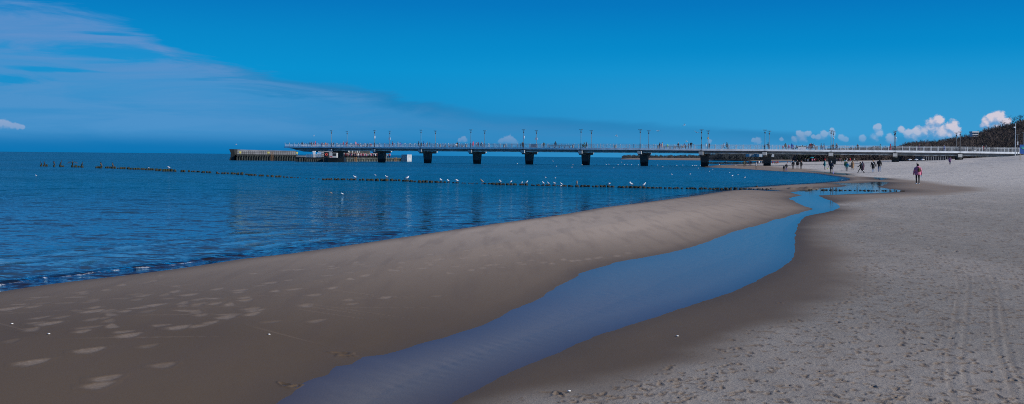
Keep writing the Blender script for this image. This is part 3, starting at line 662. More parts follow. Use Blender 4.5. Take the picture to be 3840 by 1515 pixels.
for px, lb in ((1333,'left end of the bench row left of the second lamps'),(1375,'right end of the bench row left of the second lamps'),(1684,'left half of the bench row between the third and fourth lamps'),(1716,'right half of the bench row between the third and fourth lamps'),
               (2078,'left half of the bench row between the fifth and sixth lamps'),(2116,'right half of the bench row between the fifth and sixth lamps'),(2512,'left half of the bench row between the seventh and eighth lamps'),(2548,'right half of the bench row between the seventh and eighth lamps'),
               (2972,'left of the white planter between the ninth and tenth lamps'),(3038,'right of the white planter between the ninth and tenth lamps')):
    o = B0 if fb else copy_tree(B0); fb = False; place(o, px, 4.2)
    tag(o, 'pale bench, '+lb, 'bench', 'benches in the middle of the pier')
def bin_():
    r = empty('litter_bin', (0,0,0)); mb = MB(); mb.tube((0,0,0), (0,0,.85), .24, .26, 10); mb.build('body', mBin, r)
    mb = MB(); mb.tube((0,0,.90), (0,0,.98), .3, .22, 10); mb.tube((0,0,.85), (0,0,.9), .05, n=6); mb.build('lid', mPoleD, r); return r
Q0 = bin_(); fb = True
for px, lb in ((1650,'just right of the third lamp pair'),(1747,'just left of the fourth near lamp'),(1890,'midway between the fourth and fifth lamps'),(2148,'just left of the sixth near lamp'),(2307,'midway between the sixth and seventh lamps'),(2468,'beside three people after the seventh lamps'),(3063,'at the right end of the benches by the tenth lamps')):
    o = Q0 if fb else copy_tree(Q0); fb = False; place(o, px, 1.2); tag(o, 'grey litter bin, '+lb, 'litter bin', 'litter bins on the pier')
mb = MB()
for sx in (-.95, .95): mb.tube((sx,0,0), (sx,0,1.1), .03, n=6); mb.box((sx,0,.02), (.06,.6,.04))
mb.tube((-.95,0,1.1), (.95,0,1.1), .03, n=6); mb.tube((-.95,0,.2), (.95,0,.2), .02, n=6)
for i in range(14): mb.tube((-.82+i*.126,0,.2), (-.82+i*.126,0,1.1), .014, n=5)
br = mb.build('crowd_barrier', mSteel, None, loc=(0,0,0)); place(br, 3168, 2.0); tag(br, 'grey metal crowd barrier standing on the pier right of the tenth lamps', 'barrier')
mb = MB(); mb.box((0,0,.62), (2.1,.06,.95)); mb.tube((-1.0,0,0), (-1.0,0,1.15), .03, n=6); mb.tube((1.0,0,0), (1.0,0,1.15), .03, n=6)
br = mb.build('info_panel', M('panel_grey', (.3, .33, .36), .6), None, loc=(0,0,0)); place(br, 2002, 2.0); tag(br, 'low grey panel standing on the pier by the fifth lamp pair', 'panel')
r = empty('planter', (0,0,0)); mb = MB(); mb.box((0,0,.42), (2.1,.9,.7), taper=.9); mb.build('trough', mWhite, r); mb = MB()
for i in range(14): mb.ell((-.9+i*.14, random.uniform(-.25,.25), .82+random.random()*.12), (.16,.14,.13), nu=6, nv=4)
mb.build('soil_plants', M('planter_green', (.12,.13,.09)), r); place(r, 3006, 4.0); tag(r, 'white trough planter between the benches on the pier', 'planter')
# ------------------------------------------------------------------ breakwater at the pier head
mBW = M('quay_wall', (.25, .26, .28), .9, .25, .5); mBWd = M('quay_timber_dark', (.022, .026, .026), .8, .4, .8); mBWm = M('fender_weathered', (.085, .095, .085), .9, .55, .9)
mYel = M('yellow_box', (.85, .72, .18), .5, .1); mRust = M('rust', (.35, .17, .07), .8, .4, 3)
def pd(px, z, py=None, r=None):
    x = (px-CX)/F*r; return (x, r, z)
def seg_wall(name, pA, pB, rA, rB, zt, zb, thick, m, n=1, parent=None, zt2=None):
    a = ((pA-CX)/F*rA, rA); b_ = ((pB-CX)/F*rB, rB); L = math.hypot(b_[0]-a[0], b_[1]-a[1]); nx, ny = -(b_[1]-a[1])/L, (b_[0]-a[0])/L
    mb = MB(); zt2 = zt if zt2 is None else zt2
    P = [(a[0], a[1]), (b_[0], b_[1]), (b_[0]+nx*thick, b_[1]+ny*thick), (a[0]+nx*thick, a[1]+ny*thick)]
    mb.add([(*p, zb) for p in P]+[(*P[0], zt), (*P[1], zt2), (*P[2], zt2), (*P[3], zt)], [(3,2,1,0), (4,5,6,7), (0,1,5,4), (1,2,6,5), (2,3,7,6), (3,0,4,7)])
    return mb.build(name, [m] if not isinstance(m, list) else m, parent), a, b_, (nx, ny), L
def zat(py, px, r): return D(px, py, r)[2]
rA, rB = 318, 304
bw = empty('breakwater', (*[(1000-CX)/F*305, 305], 0)); tag(bw, 'dark piled breakwater with pale upper wall at the seaward end of the pier', 'breakwater')
w, a, b_, nn, L = seg_wall('upper_wall', 888, 1110, rA, rB+20, zat(560.5, 888, rA)-.02, .8, 1.5, mBW, parent=bw, zt2=zat(566, 1110, rB+20))
mb = MB(); NP = 25
def along(f, off, z): return (a[0]+(b_[0]-a[0])*f+nn[0]*off, a[1]+(b_[1]-a[1])*f+nn[1]*off, z)
def beam(mb, f0, f1, o0, o1, z0, z1, mi=0):
    vs = [along(f, o, z) for z in (z0, z1) for f, o in ((f0, o0), (f1, o0), (f1, o1), (f0, o1))]
    mb.add(vs, [(3,2,1,0), (4,5,6,7), (0,1,5,4), (1,2,6,5), (2,3,7,6), (3,0,4,7)], mi)
zq = 2.35-.25
mb = MB(); beam(mb, -.01, 1.02, -4.2, -.002, -1.5, zq-.7); beam(mb, -.01, 1.02, -4.5, -4.2, zq-.75, zq); mb.build('quay', [mBWd], bw)
mb = MB(); beam(mb, -.005, 1.0, -4.19, -.02, zq-.7, zq-.02); mb.build('quay_deck', [mBW], bw)
for i in range(NP):
    f = i/(NP-1)*1.0; mb = MB(); beam(mb, f, f+.007, -4.75, -4.48, -.5, zq-.55+.3*random.random()); 
    if i > 13 or random.random() < .3: beam(mb, f+.012, f+.028, -4.3, -4.205, .1, zq-.9)
    mb.build('fender_pile', [mBWm], bw)
# dark rounded nose
mb = MB(); x0, r0 = (873-CX)/F*rA, rA
vs = []; prof = [(-.2, 3.75), (0, 3.2), (.35, 2.4), (.3, 1.2), (-.1, .3), (.0, -1)]
for k in (0, 1):
    for dx, z in prof: vs.append((x0+dx-.0, rA-3.5+k*6.5, z))
for k in (0, 1):
    for dx, z in prof: vs.append(((890-CX)/F*rA, rA-3.5+k*6.5, z))
n = len(prof); fs = [tuple(range(n))[::-1]]
fs = []
for i in range(n-1):
    fs += [(i, i+1, 2*n+i+1, 2*n+i), (n+i, 3*n+i, 3*n+i+1, n+i+1), (i, n+i, n+i+1, i+1), (2*n+i, 2*n+i+1, 3*n+i+1, 3*n+i)]
fs += [(0, 2*n, 3*n, n)]
mb.add(vs, fs); mb.build('nose', [mBWd], bw)
mb = MB()
for i in range(33):
    f = i/32; p = along(f, -3.9, zq); mb.tube(p, (p[0], p[1], zq+1.1), .05, n=5)
for z in (.55, 1.1): mb.tube(along(0, -3.9, zq+z), along(1, -3.9, zq+z), .04, n=5)
mb.build('railing', [mBWd], bw)
for px, py in ((899, 571.5), (1003, 575.5), (1113, 577.5)):
    f = (px-888)/(1110-888); f = max(.01, min(1.0, f*1.0)); p = along(f, -4.0, 0); mb = MB(); mb.box((p[0], p[1], zq+.62), (.55, .5, .6)); mb.tube((p[0], p[1], zq-.02), (p[0], p[1], zq+.4), .1, n=8)
    lb = {899: 'yellow marker box by the dark nose of the breakwater', 1003: 'yellow marker box midway along the breakwater rail', 1113: 'yellow marker box on the breakwater under the pier deck end'}[px]
    tag(mb.build('marker_box', [mYel], None, loc=(p[0], p[1], zq)), lb, 'marker', 'yellow boxes along the breakwater')
mb = MB()
for dx in (-.35, .35): p = along((1016-888)/222, -4.9, 0); mb.tube((p[0]+dx, p[1], -.4), (p[0]+dx, p[1], zq+1.0), .06, n=5)
for k in range(9): mb.tube((p[0]-.35, p[1], k*.35), (p[0]+.35, p[1], k*.35), .04, n=5)
mb.build('ladder', [mRust], bw)
# landing stage under the pier, with its cabin
st_ = empty('landing_stage', ((1180-CX)/F*285, 285, 0)); tag(st_, 'dark piled landing stage with rails between the breakwater and the first pillar', 'landing stage')
rs = 285
def X_(px, r): return (px-CX)/F*r
mb = MB(); mb.box(((X_(1108, rs)+X_(1212, rs))/2, rs+3, .25), (X_(1212, rs)-X_(1108, rs), 6, 2.2)); mb.build('quay', [mBWd], st_)
mb = MB(); mb.box(((X_(1112, rs)+X_(1147, rs))/2, rs-.2, 1.62), (X_(1147, rs)-X_(1112, rs), .3, .5)); mb.build('kerb', [mBW], st_)
for i, px in enumerate([1125, 1134, 1143]+list(range(1152, 1212, 8))):
    mb = MB(); mb.box((X_(px, rs), rs-.08, .42+(.18 if i < 3 else 0)), (.36, .15, .75+(.4 if i < 3 else 0))); mb.build('fender_pile', [mBWm], st_)
mb = MB()
for px in range(1150, 1210, 9): mb.tube((X_(px, rs), rs, 1.3), (X_(px, rs), rs, 2.3), .05, n=5)
for z in (1.55, 1.9, 2.3): mb.tube((X_(1150, rs), rs, z), (X_(1208, rs), rs, z), .05, n=5)
mb.build('railing', [mBW], st_)
mb = MB(); mb.box((X_(1174, rs), rs+1.5, 2.3), (.62, .6, 1.9)); mb.box((X_(1174, rs), rs+1.5, 3.1), (.9, .62, .4)); mb.build('mast_base', [mWhite], st_)
mb = MB()
for k in range(13): px = 1184+k*4.2; mb.tube((X_(px-6, rs), rs+2.2, 1.6), (X_(px+6, rs), rs+2.2, 3.3), .06, n=5)
mb.build('truss', [mWhite], st_)
bt = empty('ship', ((1246-CX)/F*281, 281, 0)); tag(bt, 'black hulled ship with a white cabin moored behind the first pier pillar', 'ship')
rs = 280
mb = MB(); xs = [X_(p, rs) for p in (1211, 1222, 1262, 1288)]
rings = []
for x, w_, z1 in ((xs[0]-.2, .2, 1.75), (xs[0]+.6, 1.6, 1.45), (xs[1]+.5, 2.2, 1.3), (xs[2], 2.2, 1.3), (xs[3], 1.9, 1.4)):
    rings.append([(x, rs+2.4-w_, z1), (x, rs+2.4-w_*.75, -.6), (x, rs+2.4+w_*.75, -.6), (x, rs+2.4+w_, z1)])
vs = [v for r_ in rings for v in r_]; fs = [(0,3,2,1), (16,17,18,19)]
for i in range(4):
    for k in range(4): fs.append((4*i+k, 4*i+(k+1) % 4, 4*(i+1)+(k+1) % 4, 4*(i+1)+k))
mb.add(vs, fs); mb.build('hull', [M('black_hull', (.012, .012, .013), .45, .2)], bt)
mb = MB(); mb.box(((X_(1233, rs)+X_(1259, rs))/2, rs+2.4, 2.05), (X_(1259, rs)-X_(1233, rs), 2.4, 1.45)); cb = mb.build('cabin', [M('cabin_grey', (.5, .52, .53), .5, .1)], bt)
for dx, w_ in ((1249, .75), (1256, .35)):
    mb = MB(); mb.box((X_(dx, rs), rs+1.19, 2.25), (w_, .03, .8)); mb.build('window', [mDark], cb)
mb = MB(); mb.box((X_(1238, rs), rs+1.185, 1.72), (.85, .03, .16)); mb.box((X_(1242, rs), rs+1.185, 1.5), (.45, .03, .1)); mb.build('lettering', [M('letter_red', (.6, .03, .06), .5)], cb)
mb = MB()
for i in range(20):
    t0, t1 = 2*PI*i/20, 2*PI*(i+1)/20; mb.tube((X_(1222.5, rs)+.30*math.cos(t0), rs+.4, 2.25+.30*math.sin(t0)), (X_(1222.5, rs)+.30*math.cos(t1), rs+.4, 2.25+.30*math.sin(t1)), .13, n=6)
mb.build('life_ring', [M('ring_red', (.75, .06, .04), .5)], bt)
mb = MB(); mb.box((X_(1222.5, rs), rs+.8, 2.15), (1.4, .3, 1.8)); mb.build('bulwark', [mDark], bt)
# right hand mole with the crowd on it
ml = empty('mole', (X_(1390, 318), 318, 0)); tag(ml, 'grey quay mole with dark fender piles and a white end block under the pier', 'mole')
rA2, rB2 = 303, 338; ZM = 1.28
w, a, b_, nn, L = seg_wall('quay', 1284, 1505, rA2, rB2, ZM, -1.2, 9, mBWd, parent=ml)
mb = MB(); beam(mb, 0, 1, -.25, -.003, ZM-.35, ZM+.03); mb.build('quay_edge', [mBWm], ml)
for i in range(36):
    f = .005+i/36*.985; mb = MB(); beam(mb, f, f+.016, -.16, -.003, -.1, .72); mb.build('fender_pile', [mBWm], ml)
for f in (.19, .875):
    mb = MB(); p = along(f, -.4, 0)
    for dx in (-.3, .3): mb.tube((p[0]+dx, p[1], -.4), (p[0]+dx, p[1], ZM+.25), .09, n=5)
    for k in range(5): mb.tube((p[0]-.3, p[1], k*.32), (p[0]+.3, p[1], k*.32), .06, n=5)
    mb.build('ladder', [mRust], ml)
mb = MB(); beam(mb, .62, 1.0, 6.2, 8.2, ZM-.01, zat(577, 1480, 340)); mb.build('parapet', [M('mole_wall', (.17, .17, .14), .9, .2, .6)], ml)
r_ = 337; xa, xb, xc = X_(1505.5, r_), X_(1527, r_-1), X_(1544, r_+2.5); zt = zat(579.5, 1525, r_)
vs = [(xa, r_, -1), (xb, r_-1, -1), (xc, r_+2.5, -1), (xa, r_+9, -1), (xa, r_, zt), (xb, r_-1, zt), (xc, r_+2.5, zt), (xa, r_+9, zt)]
mb = MB(); mb.add(vs, [(3,2,1,0), (4,5,6,7), (0,1,5,4), (1,2,6,5), (2,3,7,6), (3,0,4,7)]); mb.build('end_block', [M('block_white', (.46, .48, .50), .8, .25, .7)], ml)
pv = empty('pavilion', (X_(1365, 316), 316, ZM)); tag(pv, 'dark glazed pavilion with white frames behind the crowd on the mole', 'pavilion')
mb = MB(); x0, x1 = X_(1290, 320), X_(1438, 327)
def pvb(mb, pa, pb, off, z0, z1, d=.3, mi=0):
    f0, f1 = (pa-1284)/221, (pb-1284)/221; beam(mb, f0, f1, off, off+d, z0, z1, mi)
pvb(mb, 1290, 1438, 5.9, ZM, 4.35, 3.0); mb.build('wall', [M('pavilion_dark', (.05, .055, .05), .5, .3, .8)], pv)
for pa in (1312, 1319, 1326, 1333, 1340, 1346, 1358, 1370, 1382, 1388, 1394):
    mb = MB(); pvb(mb, pa, pa+.9, 5.75, ZM, 4.2, .14); mb.build('frame', [mWhite], pv)
mb = MB(); pvb(mb, 1312, 1325, 5.7, 3.95, 4.1, .12); pvb(mb, 1382, 1396, 5.7, 3.95, 4.1, .12); mb.build('lintel', [mWhite], pv)
MOLE = (a, nn, b_)
# ------------------------------------------------------------------ people
SK, HR, TP, BT, SH = 0, 1, 2, 3, 4
def limb(mb, tags, pts, tg):
    for (p, r), (q, r2) in zip(pts[:-1], pts[1:]):
        mb.tube(p, q, r, r2, 8, capped=True)
        tags.append((Vector(p), Vector(q), r, r2, tg))
    for p, r in pts: mb.ell(p, (r, r, r), nu=8, nv=5)
def person_mesh(name, legL, legR, armL, armR, coat=None, lean=0., seat=0, voxel=.024, hood=False, hat=False, dress=None, bag=False):
    """faces +y. leg = (forward swing of thigh, of shin), arm = (swing, outward, elbow bend)"""
    mb = MB(); tg = []
    hipz = .90 if not seat else .50
    def leg(sx, a, b):
        h = Vector((sx*.09, 0, hipz)); k = h+Vector((sx*.01, math.sin(a)*.43, -math.cos(a)*.43)); an = k+Vector((0, math.sin(b)*.40, -math.cos(b)*.40))
        limb(mb, tg, [(h, .088), (k, .058), (an, .042)], BT)
        toe = an+Vector((sx*.02, .13, -.035)); heel = an+Vector((0, -.04, -.035)); limb(mb, tg, [(heel, .036), (toe, .034)], SH)
        return min(an.z-.07, 9)
    z1 = leg(-1, *legL); z2 = leg(1, *legR)
    L = lambda x, y, z: Vector((x, y+(z-hipz)*math.sin(lean), hipz+(z-hipz)*math.cos(lean)))
    for x in (-.06, .06): limb(mb, tg, [(L(x, 0, hipz), .10), (L(x, 0, hipz+.18), .092)], BT)
    wd = .0 if not coat else .02
    limb(mb, tg, [(L(-.055, 0, hipz+.14), .105+wd), (L(-.085, .0, hipz+.42), .108+wd), (L(-.12, 0, hipz+.50), .075)], TP)
    limb(mb, tg, [(L(.055, 0, hipz+.14), .105+wd), (L(.085, .0, hipz+.42), .108+wd), (L(.12, 0, hipz+.50), .075)], TP)
    limb(mb, tg, [(L(-.05, 0, hipz+.52), .07), (L(.05, 0, hipz+.52), .07)], TP)
    if coat:
        hem = {'jacket': -.06, 'coat': -.30, 'long': -.52}[coat]
        rx = {'jacket': .185, 'coat': .215, 'long': .235}[coat]
        if seat: hem = -.05
        rings = [(0, L(0, 0, hipz+.44).y, L(0, 0, hipz+.44).z, .17, .115), (0, L(0, 0, hipz+.2).y, L(0, 0, hipz+.2).z, .17, .13), (0, 0, hipz, rx-.015, .15), (0, 0, hipz+hem, rx, .17)]
        mb.loft(rings[::-1], n=14); tg.append((L(0, 0, hipz+.3), Vector((0, 0, hipz+hem)), .12, rx-.02, TP)); tg.append((Vector((-.1, 0, hipz+.1)), Vector((-.1, 0, hipz+hem)), .12, .13, TP)); tg.append((Vector((.1, 0, hipz+.1)), Vector((.1, 0, hipz+hem)), .12, .13, TP))
    nk = L(0, 0, hipz+.60); hd = L(0, .02, hipz+.72)
    limb(mb, tg, [(L(0, 0, hipz+.5), .06), (nk, .052)], SK)
    mb.ell(hd, (.078, .098, .115), nu=12, nv=9); tg.append((hd+Vector((0, .03, -.03)), hd+Vector((0, .03, .02)), .085, .075, SK))
    mb.ell(hd+Vector((0, .10, -.02)), (.016, .025, .022), nu=6, nv=5); mb.ell(hd+Vector((0, .085, -.06)), (.028, .012, .01), nu=6, nv=4)
    for sx in (-1, 1): mb.ell(hd+Vector((sx*.08, 0, -.01)), (.012, .022, .032), nu=6, nv=5)
    if hood: mb.ell(hd+Vector((0, -.02, .0)), (.115, .12, .135), nu=12, nv=8); tg.append((hd+Vector((0, -.06, -.08)), hd+Vector((0, -.05, .08)), .13, .11, TP))
    else: mb.ell(hd+Vector((0, -.02, .025)), (.09, .10, .11), nu=12, nv=8); tg.append((hd+Vector((0, -.045, .0)), hd+Vector((0, -.02, .075)), .10, .09, HR))
    if hat: mb.ell(hd+Vector((0, 0, .08)), (.10, .11, .07), nu=10, nv=6)
    hands = []
    for sx, (sw, outw, el_) in ((-1, armL), (1, armR)):
        s = L(sx*.185, 0, hipz+.48); d = Vector((sx*math.sin(outw), math.sin(sw)*math.cos(outw), -math.cos(sw)*math.cos(outw)))
        e = s+d*.28; d2 = Vector((d.x*.6-sx*math.sin(max(0, el_-1))*.35, math.sin(sw+el_)*math.cos(outw), -math.cos(sw+el_)*math.cos(outw))).normalized(); w = e+d2*.24
        th = .02 if coat else .008
        limb(mb, tg, [(s, .055+th), (e, .042+th), (w, .033+th)], TP)
        pm = w+d2*.075; limb(mb, tg, [(w, .026), (pm, .032)], SK); hands.append((w, pm, d2, sx))
    if dress: pass
    me = remesh(mb, voxel, 2)
    # colour zones by the nearest limb
    nf = len(me.polygons); ce = np.zeros(nf*3, np.float32); me.polygons.foreach_get('center', ce); ce = ce.reshape(-1, 3)
    best = np.full(nf, 1e9); mi = np.zeros(nf, np.int32)
    for p, q, r, r2, k in tg:
        p_ = np.array(p); d = np.array(q)-p_; LL = (d@d)+1e-9; t = np.clip((ce-p_)@d/LL, 0, 1)
        dd = np.linalg.norm(ce-p_-t[:, None]*d, axis=1)-(r+(r2-r)*t)-(.015 if k == TP and coat else 0)
        b_ = dd < best; best[b_] = dd[b_]; mi[b_] = k
    # fingers: four curled and a thumb
    ex = MB()
    for w, pm, d2, sx in hands:
        side = Vector((0, 1, 0)).cross(d2); side = side.normalized() if side.length > .1 else Vector((1, 0, 0)); fwd = d2.cross(side).normalized()
        for i, ln in enumerate((.060, .070, .066, .052)):
            b0 = pm+fwd*((i-1.5)*.017)+d2*.02; k1 = b0+d2*ln*.55-side*(.006*sx); k2 = k1+d2*ln*.4-side*(.022*sx)
            ex.tube(b0, k1, .0095, .009, 5, SK); ex.tube(k1, k2, .009, .007, 5, SK)
        b0 = w+d2*.03+fwd*.026; ex.tube(b0, b0+fwd*.028+d2*.025, .011, .010, 5, SK); ex.tube(b0+fwd*.028+d2*.025, b0+fwd*.03+d2*.055, .010, .008, 5, SK)
    bm = bmesh.new(); bm.from_mesh(me); bm.faces.ensure_lookup_table()
    for f, k in zip(bm.faces, mi): f.material_index = int(k); f.smooth = True
    vsb = [bm.verts.new(v) for v in ex.v]
    for f, k in zip(ex.f, ex.m):
        try: nfc = bm.faces.new([vsb[i] for i in f]); nfc.material_index = k
        except ValueError: pass
    zmin = min(v.co.z for v in bm.verts)
    bmesh.ops.translate(bm, verts=bm.verts, vec=(0, 0, -zmin if not seat else 0))
    out = bpy.data.meshes.new('person_'+name); bm.to_mesh(out); bm.free(); bpy.data.meshes.remove(me)
    for i in range(5): out.materials.append(None)
    out['top'] = max(v.co.z for v in out.vertices); return out
a0 = (.05, .16, .12)
T = {}
def tmpl(k):
    if k in T: return T[k]
    base, *opt = k.split('+'); coat = next((o for o in opt if o in ('jacket', 'coat', 'long')), None); hood = 'hood' in opt; hat = 'hat' in opt
    P = {'stand': dict(legL=(.02, -.02), legR=(-.02, -.02), armL=a0, armR=a0),
         'pock': dict(legL=(.06, -.02), legR=(-.04, -.06), armL=(-.15, .30, .75), armR=(-.1, .30, .8)),
         'phone': dict(legL=(.05, 0), legR=(-.03, -.03), armL=(.35, .1, 1.5), armR=(.4, .1, 1.5)),
         'walk': dict(legL=(.38, .12), legR=(-.22, -.55), armL=(-.35, .12, .3), armR=(.35, .12, .35)),
         'stride': dict(legL=(.62, .35), legR=(-.45, -.75), armL=(-.5, .12, .2), armR=(.75, .1, .3), lean=.12),
         'bend': dict(legL=(.1, -.1), legR=(.0, -.15), armL=(.25, .1, .15), armR=(.4, .1, .1), lean=1.15),
         'lean': dict(legL=(.1, -.05), legR=(-.1, -.15), armL=(.9, .1, .6), armR=(.9, .1, .6), lean=.5),
         'sit': dict(legL=(1.5, .05), legR=(1.45, -.05), armL=(.5, .12, .9), armR=(.45, .12, 1.0), seat=1, lean=.05),
         'point': dict(legL=(.12, .0), legR=(-.08, -.12), armL=(.1, .15, .2), armR=(.35, .85, .05)),
         'back': dict(legL=(.15, .0), legR=(-.12, -.3), armL=(-.12, .28, .25), armR=(.1, .30, .25))}[base]
    T[k] = person_mesh(k, coat=coat, hood=hood, hat=hat, voxel=.022, **P); return T[k]
cm = {}
def cloth(col):
    if col in cm: return cm[col]
    cm[col] = M('cloth_%d' % len(cm), col, .85, .18, 9, bump=.15); return cm[col]
K = dict(black=(.012,.012,.014), dark=(.03,.032,.04), navy=(.012,.022,.06), blue=(.01,.06,.42), red=(.55,.012,.03), dred=(.25,.015,.03), white=(.72,.73,.76), grey=(.16,.17,.18), lgrey=(.36,.38,.4),
         teal=(.01,.22,.25), green=(.04,.12,.05), lime=(.12,.65,.08), brown=(.11,.06,.035), tan=(.34,.20,.11), pink=(.62,.20,.32), beige=(.42,.33,.27), orange=(.6,.18,.06), purple=(.16,.08,.18), jeans=(.05,.12,.26), ljeans=(.24,.36,.55), blond=(.42,.30,.16), skin=(.48,.27,.19), olive=(.08,.09,.05), dpurple=(.07,.03,.06))
def dress(o, top, bot, hair='brown', shoe='black', skin='skin'):
    for i, k in ((SK, skin), (HR, hair), (TP, top), (BT, bot), (SH, shoe)):
        o.material_slots[i].link = 'OBJECT'; o.material_slots[i].material = cloth(K[k])
used_labels = set()
def put_person(loc, h, pose, face, top, bot, hair, label, group, shoe='black', thin=1.0):
    me = tmpl(pose); o = bpy.data.objects.new('person', me); C.objects.link(o)
    s = h/1.74 if 'sit' not in pose and 'bend' not in pose and 'lean' not in pose else h/1.74
    o.location = loc; o.scale = (s*thin, s*thin, s); o.rotation_euler.z = R(face)
    dress(o, top, bot, hair, shoe)
    if label in used_labels: print('DUP LABEL', label)
    if len(label.split()) > 16: print('LONG', label)
    used_labels.add(label); tag(o, label, 'person', group); return o
